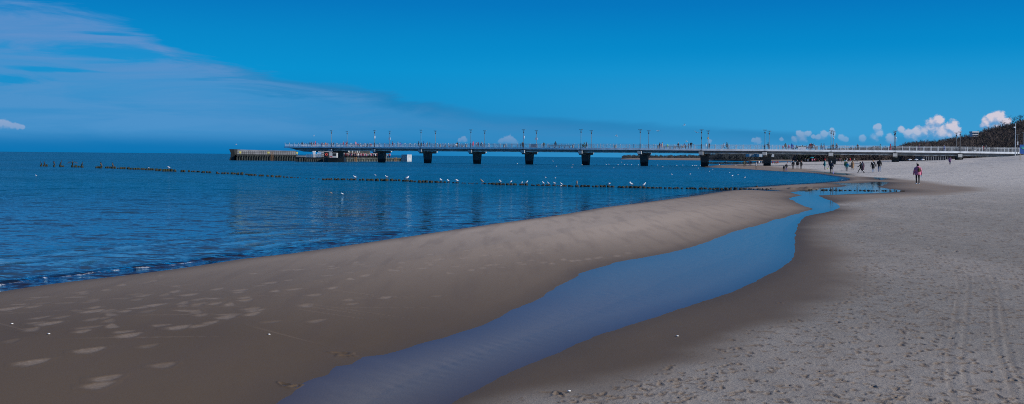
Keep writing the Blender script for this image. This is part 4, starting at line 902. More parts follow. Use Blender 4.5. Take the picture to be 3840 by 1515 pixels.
# face: 0 looks away from the camera, 90 to the left, 180 at the camera, -90 to the right
def pairname(px):
    i = min(range(12), key=lambda k: abs(near[k]+20-px)); q = near[i]+20
    w = 'left of' if px < q-22 else 'right of' if px > q+22 else 'beside'
    return f"{w} the {ordn[i]} lamp pair from the sea end"
GP = 'visitors on the pier deck'
PP = [ # px, t, height, pose, facing, top, trousers, hair, description
 (1132.6,3,1.7,'stand+jacket',30,'black','white','black','person in black and white looking over the pier rail at the sea end'),
 (1161.6,3,1.65,'phone+jacket',-60,'dark','white','dred','person in dark jacket and pale trousers at the left of the red coated group'),
 (1168,4,1.7,'stand+coat',120,'brown','white','black','person in brown coat in the group by the sea end gate'),
 (1175.7,3,1.66,'stand+jacket',-90,'black','lgrey','black','person in black jacket next to the red coat at the sea end'),
 (1181.6,2.4,1.86,'walk+coat+hood',-90,'red','grey','black','person in bright red hooded coat near the sea end of the pier'),
 (1206,5,1.45,'stand+jacket',180,'purple','dark','brown','small person in purple jacket, left one of two before the first lamps'),
 (1210.5,4.5,1.55,'stand+jacket',90,'navy','dark','black','person in navy jacket, right one of two before the first lamps'),
 (1220,5,1.5,'stand+jacket',0,'orange','dark','blond','small person in orange top just left of the first lamp pair'),
 (1227,5,1.35,'stand',60,'dred','grey','brown','small person in dark red beside the first near lamp'),
 (1250,5,1.5,'stand+jacket',-90,'black','dark','black','person in black low behind the rail right of the first near lamp'),
 (1287,2.6,1.72,'stand+jacket',60,'dred','grey','blond','person in dark red jacket left of the first far lamp'),
 (1297,3,1.75,'stand+coat',-60,'red','grey','brown','person in red coat standing right beside the first far lamp'),
 (1301.5,2.5,1.98,'stand+jacket',-90,'olive','tan','black','tall person in olive jacket at the foot of the first far lamp'),
 (1333,3,1.78,'stand+jacket',0,'pink','dark','blond','person in pink top standing behind the first bench row'),
 (1341.7,3,1.6,'sit+jacket',180,'dred','navy','black','person in dark red jacket sitting on the first bench row'),
 (1367,4.0,1.6,'sit+jacket',150,'white','lgrey','brown','person in white sitting toward the right of the first bench row'),
 (1378,4.0,1.5,'sit+jacket',180,'black','dark','black','person in black sitting between white and dark red figures'),
 (1390.7,4.0,1.6,'sit+coat+hood',180,'dred','dark','black','person in dark red hood sitting at the end of the first bench row'),
 (1471.8,3,1.8,'walk+jacket',-90,'dred','dark','black','person in dark red and black jacket walking right of the second lamps'),
 (1491.5,3,1.75,'walk+jacket',-80,'white','lgrey','dred','person in white and red top walking between the second and third lamps'),
 (1502.5,3,1.55,'stand',20,'blue','blue','black','child all in blue between the second and third lamps'),
 (1570,2.6,1.95,'walk+coat',90,'black','dark','black','tall person in black walking just left of the third near lamp'),
 (1580.5,3,1.5,'walk+jacket',90,'brown','dark','brown','child in brown at the third near lamp'),
 (1589,3,1.9,'walk+jacket+hood',90,'blue','jeans','black','person in bright blue hooded jacket right of the third near lamp'),
 (1601.7,3,1.75,'walk+jacket',90,'grey','dark','brown','person in grey jacket behind the bright blue jacket'),
 (1611.6,3,1.6,'stand+jacket',90,'dpurple','grey','black','person in dark purple jacket left of the third far lamp'),
 (1710.5,3.9,1.75,'sit+jacket',180,'white','dark','brown','person in white sitting on the bench between the third and fourth lamps'),
 (1714.5,4.6,1.7,'stand+coat',0,'black','black','black','person in black standing behind the white jacket at the bench'),
 (1721.7,3.2,1.2,'stand',90,'brown','brown','brown','small child in brown at the right end of the bench'),
 (1773.7,2.6,1.86,'stand+coat+hood',60,'red','dred','black','person in red hooded coat right beside the fourth near lamp'),
 (1785,3,1.6,'walk+jacket',-70,'white','dark','black','person in white and black, left one of the group right of the fourth lamps'),
 (1788.5,4,1.65,'stand+jacket',-90,'black','dark','black','person in black behind the white jacket right of the fourth near lamp'),
 (1793.5,3,1.7,'walk+jacket',90,'dred','navy','black','person in dark red and navy in the group right of the fourth lamps'),
 (1803,2.6,1.85,'stride+jacket',-90,'navy','dark','black','person in navy with a wide step right of the fourth near lamp'),
 (1808.7,3,1.5,'walk',90,'tan','brown','blond','child in tan following the person with the wide step'),
 (1951.5,3,1.25,'stand+jacket',-90,'navy','jeans','brown','child in navy left of the fifth near lamp'),
 (1957.5,3,1.75,'stand+jacket',-60,'black','dark','black','person in black, left one of two at the fifth near lamp'),
 (1960.5,3.6,1.7,'stand+coat',60,'dark','dark','black','person in dark coat, right one of two at the fifth near lamp'),
 (2039,3,1.72,'stand+coat',0,'olive','dark','black','person in olive coat between the fifth and sixth lamps'),
 (2082.5,2.8,1.9,'stand+jacket',0,'black','dark','black','broad person in black standing before the bench left of the sixth lamps'),
 (2195,3,1.8,'lean+coat',90,'green','dark','brown','person in green pushing a pushchair between the sixth lamps'),
 (2199.5,3.5,1.85,'walk+coat',90,'dark','black','black','person in dark coat walking beside the pushchair'),
 (2472.6,3,1.7,'stand+jacket',-60,'dark','jeans','black','person in dark jacket, left one of three right of the seventh lamps'),
 (2477.6,3.4,1.65,'stand+coat',0,'purple','dark','brown','person in purple, middle one of three right of the seventh lamps'),
 (2483,2.6,1.85,'stand+long',90,'beige','beige','brown','person in long beige coat, right one of three right of the seventh lamps'),
 (2502.5,4.6,1.35,'stand+jacket+hood',0,'lime','lgrey','brown','child in bright green hooded jacket behind the bench'),
 (2543,3.0,1.75,'phone+jacket',180,'black','dark','blond','person in black standing in front of the middle of the bench'),
 (2562,4.0,1.55,'sit+jacket',90,'tan','brown','brown','person in tan sitting at the right end of the bench left of the eighth lamps'),
 (2570.5,3,1.6,'lean+jacket',90,'dred','dark','black','person in dark red leaning at the right end of the bench'),
 (2582,3,1.7,'phone+jacket',-40,'lgrey','jeans','black','person in light grey and black beside the tall black figure'),
 (2591,2.6,1.95,'point+jacket',0,'black','dark','black','tall person in black stretching an arm to the right before the eighth lamps'),
 (2647,3,1.72,'stand+jacket',90,'white','dark','black','person in white top left of the orange sign lamp post'),
 (2659,3,1.7,'stand+coat',-40,'dark','dark','black','person in dark coat right of the orange sign lamp post'),
 (2713,2.8,1.78,'stride+jacket',-90,'white','black','blond','person in white and black walking with a wide step after the eighth lamps'),
 (2725,3.2,1.9,'walk+jacket',90,'dark','black','black','person in black walking beside the teal jacket'),
 (2729,2.6,1.8,'walk+jacket',90,'teal','dark','black','person in teal jacket walking after the eighth lamps'),
 (2867.5,2.4,1.15,'lean+jacket',30,'brown','dark','brown','child in brown crouching at the ninth near lamp'),
 (2880,2.8,1.95,'phone+jacket',110,'black','dark','black','person in black holding something out beside the ninth far lamp'),
 (2935.6,3,1.3,'stand',180,'pink','dark','blond','child in pink on the left of the crowd before the benches'),
 (2945,3,1.8,'stand+jacket',10,'olive','dark','black','person in olive jacket between two children in pink'),
 (2957.5,3,1.45,'stand+coat',180,'pink','lgrey','brown','child in pink and white coat left of the blue jacket'),
 (2969,2.6,1.72,'stand+coat+hood',-20,'blue','navy','black','person in blue hooded coat at the left bench before the tenth lamps'),
 (2975.5,3.2,1.4,'stand+jacket',150,'white','dark','brown','child in white and brown right of the blue coat'),
 (2988,3.8,1.75,'sit+jacket',60,'dark','dark','black','person in dark clothes sitting left of the white planter'),
 (3009,4.6,1.7,'sit+jacket',10,'white','white','black','person in white sitting behind the white planter'),
 (3023.6,4.0,1.6,'sit+jacket',70,'navy','dark','black','person in navy sitting right of the white planter'),
 (3032,4.0,1.6,'sit+jacket',10,'purple','dark','brown','person in purple sitting on the right bench before the tenth lamps'),
 (3037.5,2.6,1.85,'stand+jacket',170,'dred','dark','black','person in dark red and black at the right end of the benches'),
 (3043.5,2.8,1.9,'stand+coat',-160,'black','black','black','tall person in black at the right end of the benches'),
 (3049,2.8,1.2,'bend+jacket',90,'dark','dark','brown','child in dark clothes bending by the tall black figure'),
 (3056,2.6,1.8,'lean+jacket',90,'tan','dark','brown','person in tan bending forward with a camera left of the bin'),
 (3079,2.8,1.8,'walk+coat',90,'dark','black','black','person in dark coat, left one of three between the bin and the tenth lamps'),
 (3084,3.2,1.1,'walk+jacket',90,'blue','navy','brown','small child in blue between two dark adults left of the tenth lamps'),
 (3089.5,2.8,1.8,'walk+coat+hood',90,'dark','jeans','black','person in dark hooded coat, right one of three left of the tenth lamps'),
 (3123.6,2.8,1.78,'stand+jacket',180,'brown','dark','brown','person in brown open jacket right beside the tenth lamps'),
 (3135,3.2,1.9,'walk+jacket',-90,'black','dark','black','tall person in black, left one of a couple after the tenth lamps'),
 (3138.5,2.6,1.75,'walk+jacket',-90,'dark','ljeans','brown','person in dark jacket and pale jeans after the tenth lamps'),
 (3215.8,2.8,1.75,'phone+jacket',180,'black','dark','black','person in black looking at a phone between the tenth and eleventh lamps'),
 (3300.8,2.8,1.78,'phone+jacket',90,'teal','dark','black','person in teal jacket left of the eleventh lamps'),
 (3338.6,2.8,1.88,'walk+long+hood',90,'red','black','blond','person in long red coat just left of the eleventh lamps'),
 (3445.7,2.8,1.8,'walk+jacket',-90,'purple','navy','brown','person in purple jacket walking between the eleventh and twelfth lamps'),
 (3537,3.4,1.8,'walk+jacket',-90,'navy','black','black','person in navy walking close behind the bright blue jacket'),
 (3541.7,2.6,1.75,'walk+jacket',90,'blue','jeans','lgrey','person in bright blue jacket between the eleventh and twelfth lamps'),
 (3648,2.6,1.78,'walk+jacket',-90,'black','black','black','person in black walking a white dog after the twelfth lamps'),
 (3683,2.8,1.7,'walk+jacket',90,'beige','dark','white','person in beige jacket walking left of the red one near the shore end'),
 (3688,3.4,1.75,'walk+jacket',90,'red','dark','black','person in red jacket walking near the shore end of the pier'),
 (3699,2.8,1.68,'stand+jacket',90,'navy','dark','white','person in navy with a white hat near the shore end of the pier'),
 (3716,3,1.62,'stand+coat',0,'black','black','black','person in black, left one of two near the shore end'),
 (3724.5,3,1.62,'stand+coat',30,'dark','black','black','person in dark coat, right one of two near the shore end')]
for px, t, h, pose, face, top, bot, hair, lb in PP:
    s = s_of(px, t); x, y = pier(s, t); z = pz(s)+.02
    put_person((x, y, z), h, pose, face+math.degrees(-math.atan2(x, y)), top, bot, hair, lb, GP)
# pushchair and dog on the pier
r = empty('pushchair', (0,0,0)); mb = MB(); mb.box((0,0,.62), (.5,.75,.35), taper=.7); mb.ell((0,.1,.85), (.27,.35,.28)); mb.build('body', cloth(K['green']), r)
mb = MB()
for x in (-.24,.24):
    mb.tube((x,.3,.15), (x,-.55,1.0), .02, n=5); mb.tube((x,-.3,.15), (x,.2,.6), .02, n=5)
mb.tube((-.24,-.55,1.0), (.24,-.55,1.0), .025, n=5); mb.build('frame', mPoleD, r)
for x in (-.26,.26):
    for y in (-.3,.33): q = MB(); q.tube((x-.02,y,.15), (x+.02,y,.15), .15, n=10); q.build('wheel', mPoleD, r)
place(r, 2187.5, 3.0, .02, PI/2); tag(r, 'green pushchair pushed between the sixth lamp pair on the pier', 'pushchair')
def dog_mesh():
    mb = MB(); tg = []
    limb(mb, tg, [((0,-.2,.34), .085), ((0,.0,.35), .08), ((0,.2,.36), .105)], 0)
    limb(mb, tg, [((0,.24,.42), .07), ((0,.34,.52), .06)], 0); limb(mb, tg, [((0,.36,.54), .062), ((0,.47,.51), .03)], 0)
    for x in (-.06,.06):
        limb(mb, tg, [((x,.22,.32), .04), ((x,.20,.17), .024), ((x,.22,.03), .022)], 0); limb(mb, tg, [((x,-.2,.32), .055), ((x,-.16,.2), .03), ((x,-.25,.13), .02), ((x,-.22,.03), .022)], 0)
        mb.ell((x*.8,.33,.58), (.018,.012,.05))
    limb(mb, tg, [((0,-.27,.38), .022), ((0,-.36,.5), .014)], 0)
    return remesh(mb, .014, 1)
dm = dog_mesh(); dm.materials.append(M('dog_white', (.75,.74,.70), .9, .1, 8)); o = bpy.data.objects.new('dog', dm); C.objects.link(o); place(o, 3656, 2.4, .02, -PI/2); tag(o, 'small white dog walked by the person in black on the pier', 'dog')
# ------------------------------------------------------------------ people on the beach
GB = 'walkers on the beach'
BP = [ # px, feet py, height in px, pose, facing, top, trousers, hair, label
 (2702.8,620.3,14,'bend+jacket',90,'navy','dark','brown','person bending at the water edge right of the eighth pillar, left one of two'),
 (2715.8,618.8,14,'bend+jacket',-90,'black','jeans','black','person bending at the water edge right of the eighth pillar, right one of two'),
 (2791,625,24,'back+coat',20,'olive','brown','black','person in olive coat walking on the sand spit left of the red jacket'),
 (2796,623.4,23,'walk+jacket',0,'navy','dark','black','person in navy walking beside the olive coat on the sand spit'),
 (2810,622.8,22,'back+coat',10,'navy','jeans','black','person in navy coat left of the red jacket on the sand spit'),
 (2815.4,621,19,'stand+jacket',0,'red','dark','brown','person in red jacket on the sand spit under the pier'),
 (2835,632,26.5,'stand+jacket',-70,'white','black','black','person in white and black jacket at the water edge left of the ninth pillar'),
 (2840,617.8,16,'stand+jacket',0,'navy','dark','black','person in navy in the group behind the ninth pillar'),
 (2846.5,617.4,16,'stand+jacket',30,'white','jeans','brown','person in white, left one in the group behind the ninth pillar'),
 (2853.4,617.6,16,'walk+jacket',-30,'lgrey','dark','black','person in light grey in the group behind the ninth pillar'),
 (2859,617.4,15,'stand+jacket',0,'dark','navy','black','person in dark clothes closest to the left side of the ninth pillar'),
 (2897.8,616,12.5,'stand+jacket',0,'red','grey','brown','person in red jacket just right of the ninth pillar'),
 (2904.5,615.6,11,'stand+jacket',0,'grey','dark','brown','person in grey between two red jackets right of the ninth pillar'),
 (2909.6,616,13,'walk+jacket',60,'red','dark','blond','person in red jacket second from the right side of the ninth pillar'),
 (2913,615.4,11,'stand+jacket',0,'orange','jeans','brown','person in orange jacket in the group right of the ninth pillar'),
 (2917,616,14,'stand+coat',30,'dred','lgrey','black','person in dark red at the right of the group past the ninth pillar'),
 (2939.7,642.8,24,'stand+jacket',0,'dark','dark','brown','child in dark clothes standing in the shallow water edge'),
 (2948.6,640.6,29,'back+jacket',0,'dark','blue','lgrey','person in dark jacket and blue trousers beside the child at the water edge'),
 (2953,612.9,8.5,'stand+jacket',0,'dred','dark','black','small far person in dark red on the sand behind the water edge pair'),
 (2965,612.4,8.5,'stand+jacket',20,'grey','dark','black','small far person in grey left of three men in black'),
 (2974,634.5,32,'pock+jacket',180,'black','dark','black','man in black with hands in pockets, left one of three facing the camera'),
 (2990.5,634.2,34.5,'stand+jacket',180,'black','dark','dark','man in black jacket, middle one of three facing the camera'),
 (3004,634.2,31.5,'point+jacket',180,'black','black','dred','man in black stretching out an arm, right one of three'),
 (2981,612.6,9.5,'stand+jacket',0,'green','dark','brown','small far person in green between the three men in black'),
 (3092.7,635.7,37,'stand+coat',-80,'teal','navy','black','person in teal coat with a dark bag left of the tenth pillar'),
 (3117,650,47.5,'pock+coat',0,'dark','brown','lgrey','grey haired man in dark coat seen from behind before the tenth pillar'),
 (3156.7,609.5,15,'stand+coat',0,'olive','dark','blond','far person in olive green right of the tenth pillar'),
 (3172,640,40,'stand+jacket',10,'green','lgrey','white','person in dark green with a white hat behind the teal jacket'),
 (3177,642,34.5,'back+jacket',0,'teal','black','brown','person in teal jacket with blue backpack on the bright sand'),
 (3196.9,638.6,36.5,'stand+long+hood',0,'tan','navy','tan','person in long quilted tan coat with hood'),
 (3228,649,44.5,'stride+jacket',80,'black','black','black','person in black taking a very long step to the left'),
 (3234.5,646.4,42,'walk+long+hood',0,'dpurple','white','brown','person in long dark brown coat behind the striding figure'),
 (3274,646.2,47,'back+coat',0,'black','ljeans','tan','person in dark coat and pale jeans with a white strap across the back'),
 (3297,644.8,50,'back+jacket',0,'black','jeans','black','man in black jacket and blue jeans with a dark backpack'),
 (3562,617,32.5,'stride+coat',0,'purple','navy','brown','person in purple coat walking up the dune sand under the twelfth lamps'),
 (3439,616.5,14,'sit+coat+hood',0,'beige','brown','blond','person in beige sitting on the sand just behind the pink jacket'),
]
feet = {}
for px, py, hp, pose, face, top, bot, hair, lb in BP:
    x, y, z = foot(px, py); h = hp*y/F
    if 'bend' in pose: h *= 1.35
    if 'sit' in pose: h *= 1.15
    tc = 1.0
    o = put_person((x, y, z-.01-(.38*h/1.74 if 'sit' in pose else 0)), h, pose, face+math.degrees(-math.atan2(x, y)), top, bot, hair, lb, GB, thin=1.0); feet[px] = (o, x, y, z, h)
def strap_on(px, nm, label, col, dx, dy, hz, size, cat):
    o, x, y, z, h = feet[px]; k = h/1.74; mb = MB(); a = math.atan2(x, y)
    mb.ell((0, 0, 0), (size[0]*k, size[1]*k, size[2]*k), nu=12, nv=9); mb.box((0, -.02*k, size[2]*k*.55), (size[0]*1.2*k, size[1]*1.6*k, .05*k)); mb.box((0, -size[1]*k*.85, -size[2]*k*.25), (size[0]*1.2*k, .05*k, size[2]*.8*k))
    q = mb.build(nm, cloth(col), None, smooth=False); q.location = (x+dx*k, y+dy*k, z+hz*k); q.rotation_euler.z = -a; tag(q, label, cat); return q
strap_on(3177, 'backpack', 'blue backpack worn over the teal jacket', (.02,.16,.42), .0, -.20, 1.28, (.15,.10,.22), 'backpack')
strap_on(3297, 'backpack', 'black backpack with a white patch on the man in blue jeans', (.02,.02,.024), .0, -.21, 1.30, (.16,.10,.24), 'backpack')
strap_on(3228, 'backpack', 'grey backpack on the striding person in black', (.12,.14,.18), .18, -.05, 1.30, (.12,.12,.2), 'backpack')
strap_on(3117, 'backpack', 'dark blue backpack on the grey haired man', (.03,.04,.07), .06, -.22, 1.22, (.17,.10,.24), 'backpack')
strap_on(3092.7, 'shoulder_bag', 'dark shoulder bag hanging at the side of the teal coat', (.03,.03,.035), -.20, -.05, .92, (.10,.10,.17), 'bag')
o, x, y, z, h = feet[3274]; mb = MB(); k = h/1.74; mb.tube((-.12*k, -.17*k, 1.42*k), (.13*k, -.2*k, 1.1*k), .035*k, n=6); q = mb.build('bag_strap', cloth(K['white'])); q.location = (x, y, z); q.rotation_euler.z = -math.atan2(x, y); tag(q, 'white bag strap slung across the back of the dark coat', 'strap')
o, x, y, z, h = feet[3117]; mb = MB(); mb.tube((0,0,0), (-.06,0,1.0), .018, n=6); mb.box((0,0,.06), (.2,.04,.26), taper=.7); q = mb.build('spade', M('spade_violet', (.35,.32,.75), .4, .1)); q.location = (x+.30, y-.1, z); tag(q, 'pale violet spade held at the side of the grey haired man', 'spade')
o, x, y, z, h = feet[3196.9]; mb = MB(); mb.ell((0,0,.3), (.30,.14,.16)); mb.tube((-.25,0,.3), (-.62,0,.26), .05, .03, n=6); q = mb.build('bag', cloth(K['navy'])); q.location = (x-.42, y, z+.45); q.rotation_euler.z = .3; tag(q, 'blue bag swinging beside the tan quilted coat', 'bag')
bx, by, bz = foot(3104, 634); mb = MB(); mb.ell((0,0,.11), (.11,.11,.11), nu=14, nv=10); q = mb.build('ball', M('ball_yellow', (.6,.75,.1), .5), None, smooth=True); q.location = (bx, by, bz); tag(q, 'yellow ball lying on the sand by the teal coat', 'ball')
# small far beachgoers
rr = random.Random(5); GF = 'tiny far people on the beach beyond the pier'
far_pts = [(3010+i*8.2+rr.uniform(-3, 3), 607.2+rr.uniform(-.5, 1.2)) for i in range(26)]+[(3404+i*9, 604.6) for i in range(7)]
for i, (px, py) in enumerate(far_pts):
    r = 395+rr.uniform(-25, 45); x = (px-CX)/F*r; z = max(D(px, py, r)[2], ground(x, r))
    me = tmpl(rr.choice(['stand+jacket', 'walk+jacket', 'stand+coat', 'sit+jacket'])); o = bpy.data.objects.new('person', me); C.objects.link(o)
    o.location = (x, r, z-(.4 if me.name.startswith('person_sit') else 0)); k = rr.uniform(.82, 1.0); o.scale = (k, k, k); o.rotation_euler.z = rr.random()*6.28
    dress(o, rr.choice(['black', 'dark', 'red', 'white', 'navy', 'pink', 'grey', 'lgrey', 'teal', 'dark', 'black']), rr.choice(['dark', 'navy', 'jeans', 'grey']), rr.choice(['black', 'brown', 'blond']))
    tag(o, 'tiny far person among the scattered beachgoers on the sand beyond the pier pillars', 'person', GF)
# crowd packed on the mole: nobody could count it
(a_, nn_, b2_) = MOLE
src = tmpl('stand+jacket'); dg = MB()
def lowfig(mb, x, y, z, s, mi):
    mb.loft([(x, y, z, .09*s, .08*s), (x, y, z+.8*s, .17*s, .13*s)], mi=rr.choice([0, 0, 3]), n=6); mb.loft([(x, y, z+.8*s, .17*s, .13*s), (x, y, z+1.35*s, .23*s, .14*s), (x, y, z+1.46*s, .08*s, .08*s)], mi=mi, n=7)
    mb.tube((x-.22*s, y, z+1.35*s), (x-.27*s, y+.05, z+.85*s), .05*s, n=5, mi=mi); mb.tube((x+.22*s, y, z+1.35*s), (x+.27*s, y+.05, z+.85*s), .05*s, n=5, mi=mi); mb.ell((x, y, z+1.6*s), (.10*s, .11*s, .13*s), mi=rr.choice([6, 0, 7, 6]), nu=7, nv=5)
for i in range(300):
    f = rr.uniform(.005, .86); f = f if f < .70 or rr.random() < .55 else rr.uniform(.1, .65); off = rr.uniform(.5, 5.4)
    x = a_[0]+(b2_[0]-a_[0])*f+nn_[0]*off; y = a_[1]+(b2_[1]-a_[1])*f+nn_[1]*off
    lowfig(dg, x, y, ZM+.02, rr.uniform(.8, .98), rr.choice([0, 1, 2, 3, 4, 5, 8, 1, 3]))
cr_ = dg.build('crowd', [cloth(K[k]) for k in ('black', 'lgrey', 'dred', 'navy', 'white', 'pink', 'skin', 'brown', 'beige')]); tag(cr_, 'dense many coloured crowd standing on the grey mole under the pier', 'crowd', kind='stuff')
# ------------------------------------------------------------------ the person in the pink jacket
x0, y0, z0 = foot(3441, 689.5); hh = 74.5*y0/F; k = hh/1.74
def walker_pink():
    rt = empty('person', (0,0,0))
    # body: legs, torso, arms, neck and head in one skin
    body = person_mesh('pink', legL=(.10, -.16), legR=(-.04, -.02), armL=(-.05, .30, .25), armR=(.05, .26, .20), voxel=.012)
    for i, c in ((SK, K['skin']), (HR, (.02,.015,.012)), (TP, K['pink']), (BT, (.014,.014,.017)), (SH, (.42,.55,.66))): body.materials[i] = cloth(c)
    b = bpy.data.objects.new('body', body); C.objects.link(b); b.parent = rt
    J = MB(); n = 24
    def ring(z, rx, ry, cy=0, k=0): return [(rx*(1+.025*math.sin(5*t+k))*math.cos(t), cy+ry*(1+.03*math.sin(7*t+k))*math.sin(t), z) for t in [2*PI*i/n for i in range(n)]]
    rs_ = [ring(.78, .235, .19, k=0), ring(.80, .25, .205, k=0), ring(.95, .245, .19, k=1), ring(1.08, .215, .165, k=2), ring(1.22, .215, .165, k=.6), ring(1.35, .215, .155), ring(1.43, .19, .13), ring(1.49, .11, .10), ring(1.52, .085, .085)]
    vs = [v for r_ in rs_ for v in r_]; fs = []
    for j in range(len(rs_)-1):
        for i in range(n): fs.append((j*n+i, j*n+(i+1) % n, (j+1)*n+(i+1) % n, (j+1)*n+i))
    J.add(vs, fs)
    for sx, (sw, ow, el_) in ((-1, (-.05, .30, .25)), (1, (.05, .26, .20))):
        s = Vector((sx*.185, 0, 1.385)); d = Vector((sx*math.sin(ow), math.sin(sw)*math.cos(ow), -math.cos(sw)*math.cos(ow))); e = s+d*.28
        d2 = Vector((d.x*.6, math.sin(sw+el_)*math.cos(ow), -math.cos(sw+el_)*math.cos(ow))).normalized(); w = e+d2*.225
        J.ell(s, (.088,.082,.085), nu=12, nv=8); J.tube(s, e, .083, .072, 14); J.ell(e, (.072,.072,.072), nu=12, nv=8); J.tube(e, w, .072, .054, 14)
    j = J.build('jacket', cloth(K['pink']), rt, smooth=True)
    hd = MB(); hd.ell((0,-.105,1.50), (.135,.085,.075), nu=14, nv=8); hd.tube((-.1,-.07,1.5), (.1,-.07,1.5), .035, n=8); hd.build('hood', cloth((.66,.24,.36)), j, smooth=True)
    hr = MB(); hr.ell((0,-.012,1.655), (.10,.112,.125), nu=16, nv=10); hr.ell((0,-.05,1.57), (.085,.07,.08), nu=12, nv=8); hr.build('hair', cloth((.014,.011,.010)), rt, smooth=True)
    for sx, yy in ((-1, -.06), (1, .02)):
        s_ = MB(); s_.ell((sx*.105, yy+.03, .045), (.048,.125,.042), nu=12, nv=7); s_.box((sx*.105, yy+.03, .018), (.09,.25,.03)); s_.build('shoe', cloth((.48,.60,.72)), rt, smooth=False)
    return rt
pk = walker_pink(); pk.location = (x0, y0, z0-.01); pk.scale = (k*1.06, k*1.0, k); pk.rotation_euler.z = -math.atan2(x0, y0)+.05
tag(pk, 'person in a pink hooded jacket and black leggings walking away over the sand', 'person', GB)
B = MB(); B.ell((0,0,0), (.115,.09,.175), nu=14, nv=10); B.box((0,-.06,-.06), (.15,.09,.13)); B.box((0,-.07,.05), (.13,.05,.09))
q = B.build('body', cloth((.13,.075,.025))); q.name = 'body'
bp = empty('backpack', (x0+.02*k, y0-.235*k, z0+1.22*k)); q.parent = bp
for sx in (-1, 1): s_ = MB(); s_.tube((sx*.085,.02,.10), (sx*.10,.07,.27), .018, n=6); s_.build('strap', cloth((.05,.03,.02)), bp, loc=(0,0,0))
bp.scale = (k, k, k); tag(bp, 'small brown backpack worn over the pink jacket', 'backpack')
q = MB(); q.tube((0,0,-.12), (0,0,.06), .034, n=10); q.tube((0,0,.06), (0,0,.11), .034, .014, 10); q.tube((0,0,.11), (0,0,.135), .018, n=8)
q = q.build('water_bottle', M('bottle_blue', (.35,.55,.75), .15, .1)); q.location = (x0+.34*k, y0+.05*k, z0+.70*k); q.scale = (k,k,k); tag(q, 'pale blue water bottle held in the right hand of the pink jacket', 'bottle')
# ------------------------------------------------------------------ groyne posts
def post_mesh(i):
    rn = random.Random(i); mb = MB(); n = 12; r = .15; rings = []
    for z, kk in ((-1.3, .98), (-.55, 1.0), (-.16, 1.02), (-.06, .97), (-.02, .80), (.0, .35)):
        rings.append([(r*kk*(1+.10*math.sin(3*t+i)+.06*rn.uniform(-1, 1))*math.cos(t), r*kk*(1+.08*math.cos(2*t+i))*math.sin(t), z+(rn.uniform(-.03, .03) if z > -.3 else 0)+(.02*math.cos(t+i) if z > -.1 else 0)) for t in [2*PI*q/n for q in range(n)]])
    vs = [v for r_ in rings for v in r_]; fs = [(j*n+q, j*n+(q+1) % n, (j+1)*n+(q+1) % n, (j+1)*n+q) for j in range(len(rings)-1) for q in range(n)]+[tuple(range(5*n, 6*n))]
    mb.add(vs, fs)
    for q in range(9):      # tufts of weed
        t = rn.random()*6.28; z = -rn.random()*.35-.02; mb.ell((r*math.cos(t), r*math.sin(t), z), (.035,.035,.06+.05*rn.random()), nu=6, nv=4)
    return mb
m, nt, b = newmat('algae_timber'); g = nt.nodes.new('ShaderNodeNewGeometry').outputs['Position']; s = nt.nodes.new('ShaderNodeSeparateXYZ'); nt.links.new(g, s.inputs[0])
n_ = noise(nt, g, 9, 4, .65); zz = math_(nt, 'ADD', s.outputs[2], math_(nt, 'MULTIPLY', math_(nt, 'SUBTRACT', n_, .5), .25))
c = mixc(nt, sstep(nt, n_, .4, .62), (.010, .018, .007), (.030, .036, .012)); c = mixc(nt, sstep(nt, zz, .13, .05), c, (.010, .012, .010))
c = mixc(nt, math_(nt, 'MULTIPLY', sstep(nt, noise(nt, g, 3.1, 2), .55, .68), .5), c, (.065, .045, .025)); nt.links.new(c, b.inputs['Base Color']); b.inputs['Roughness'].default_value = .75
mPost = m
PM = [post_mesh(i).mesh('groyne_post', [mPost], False) for i in range(8)]
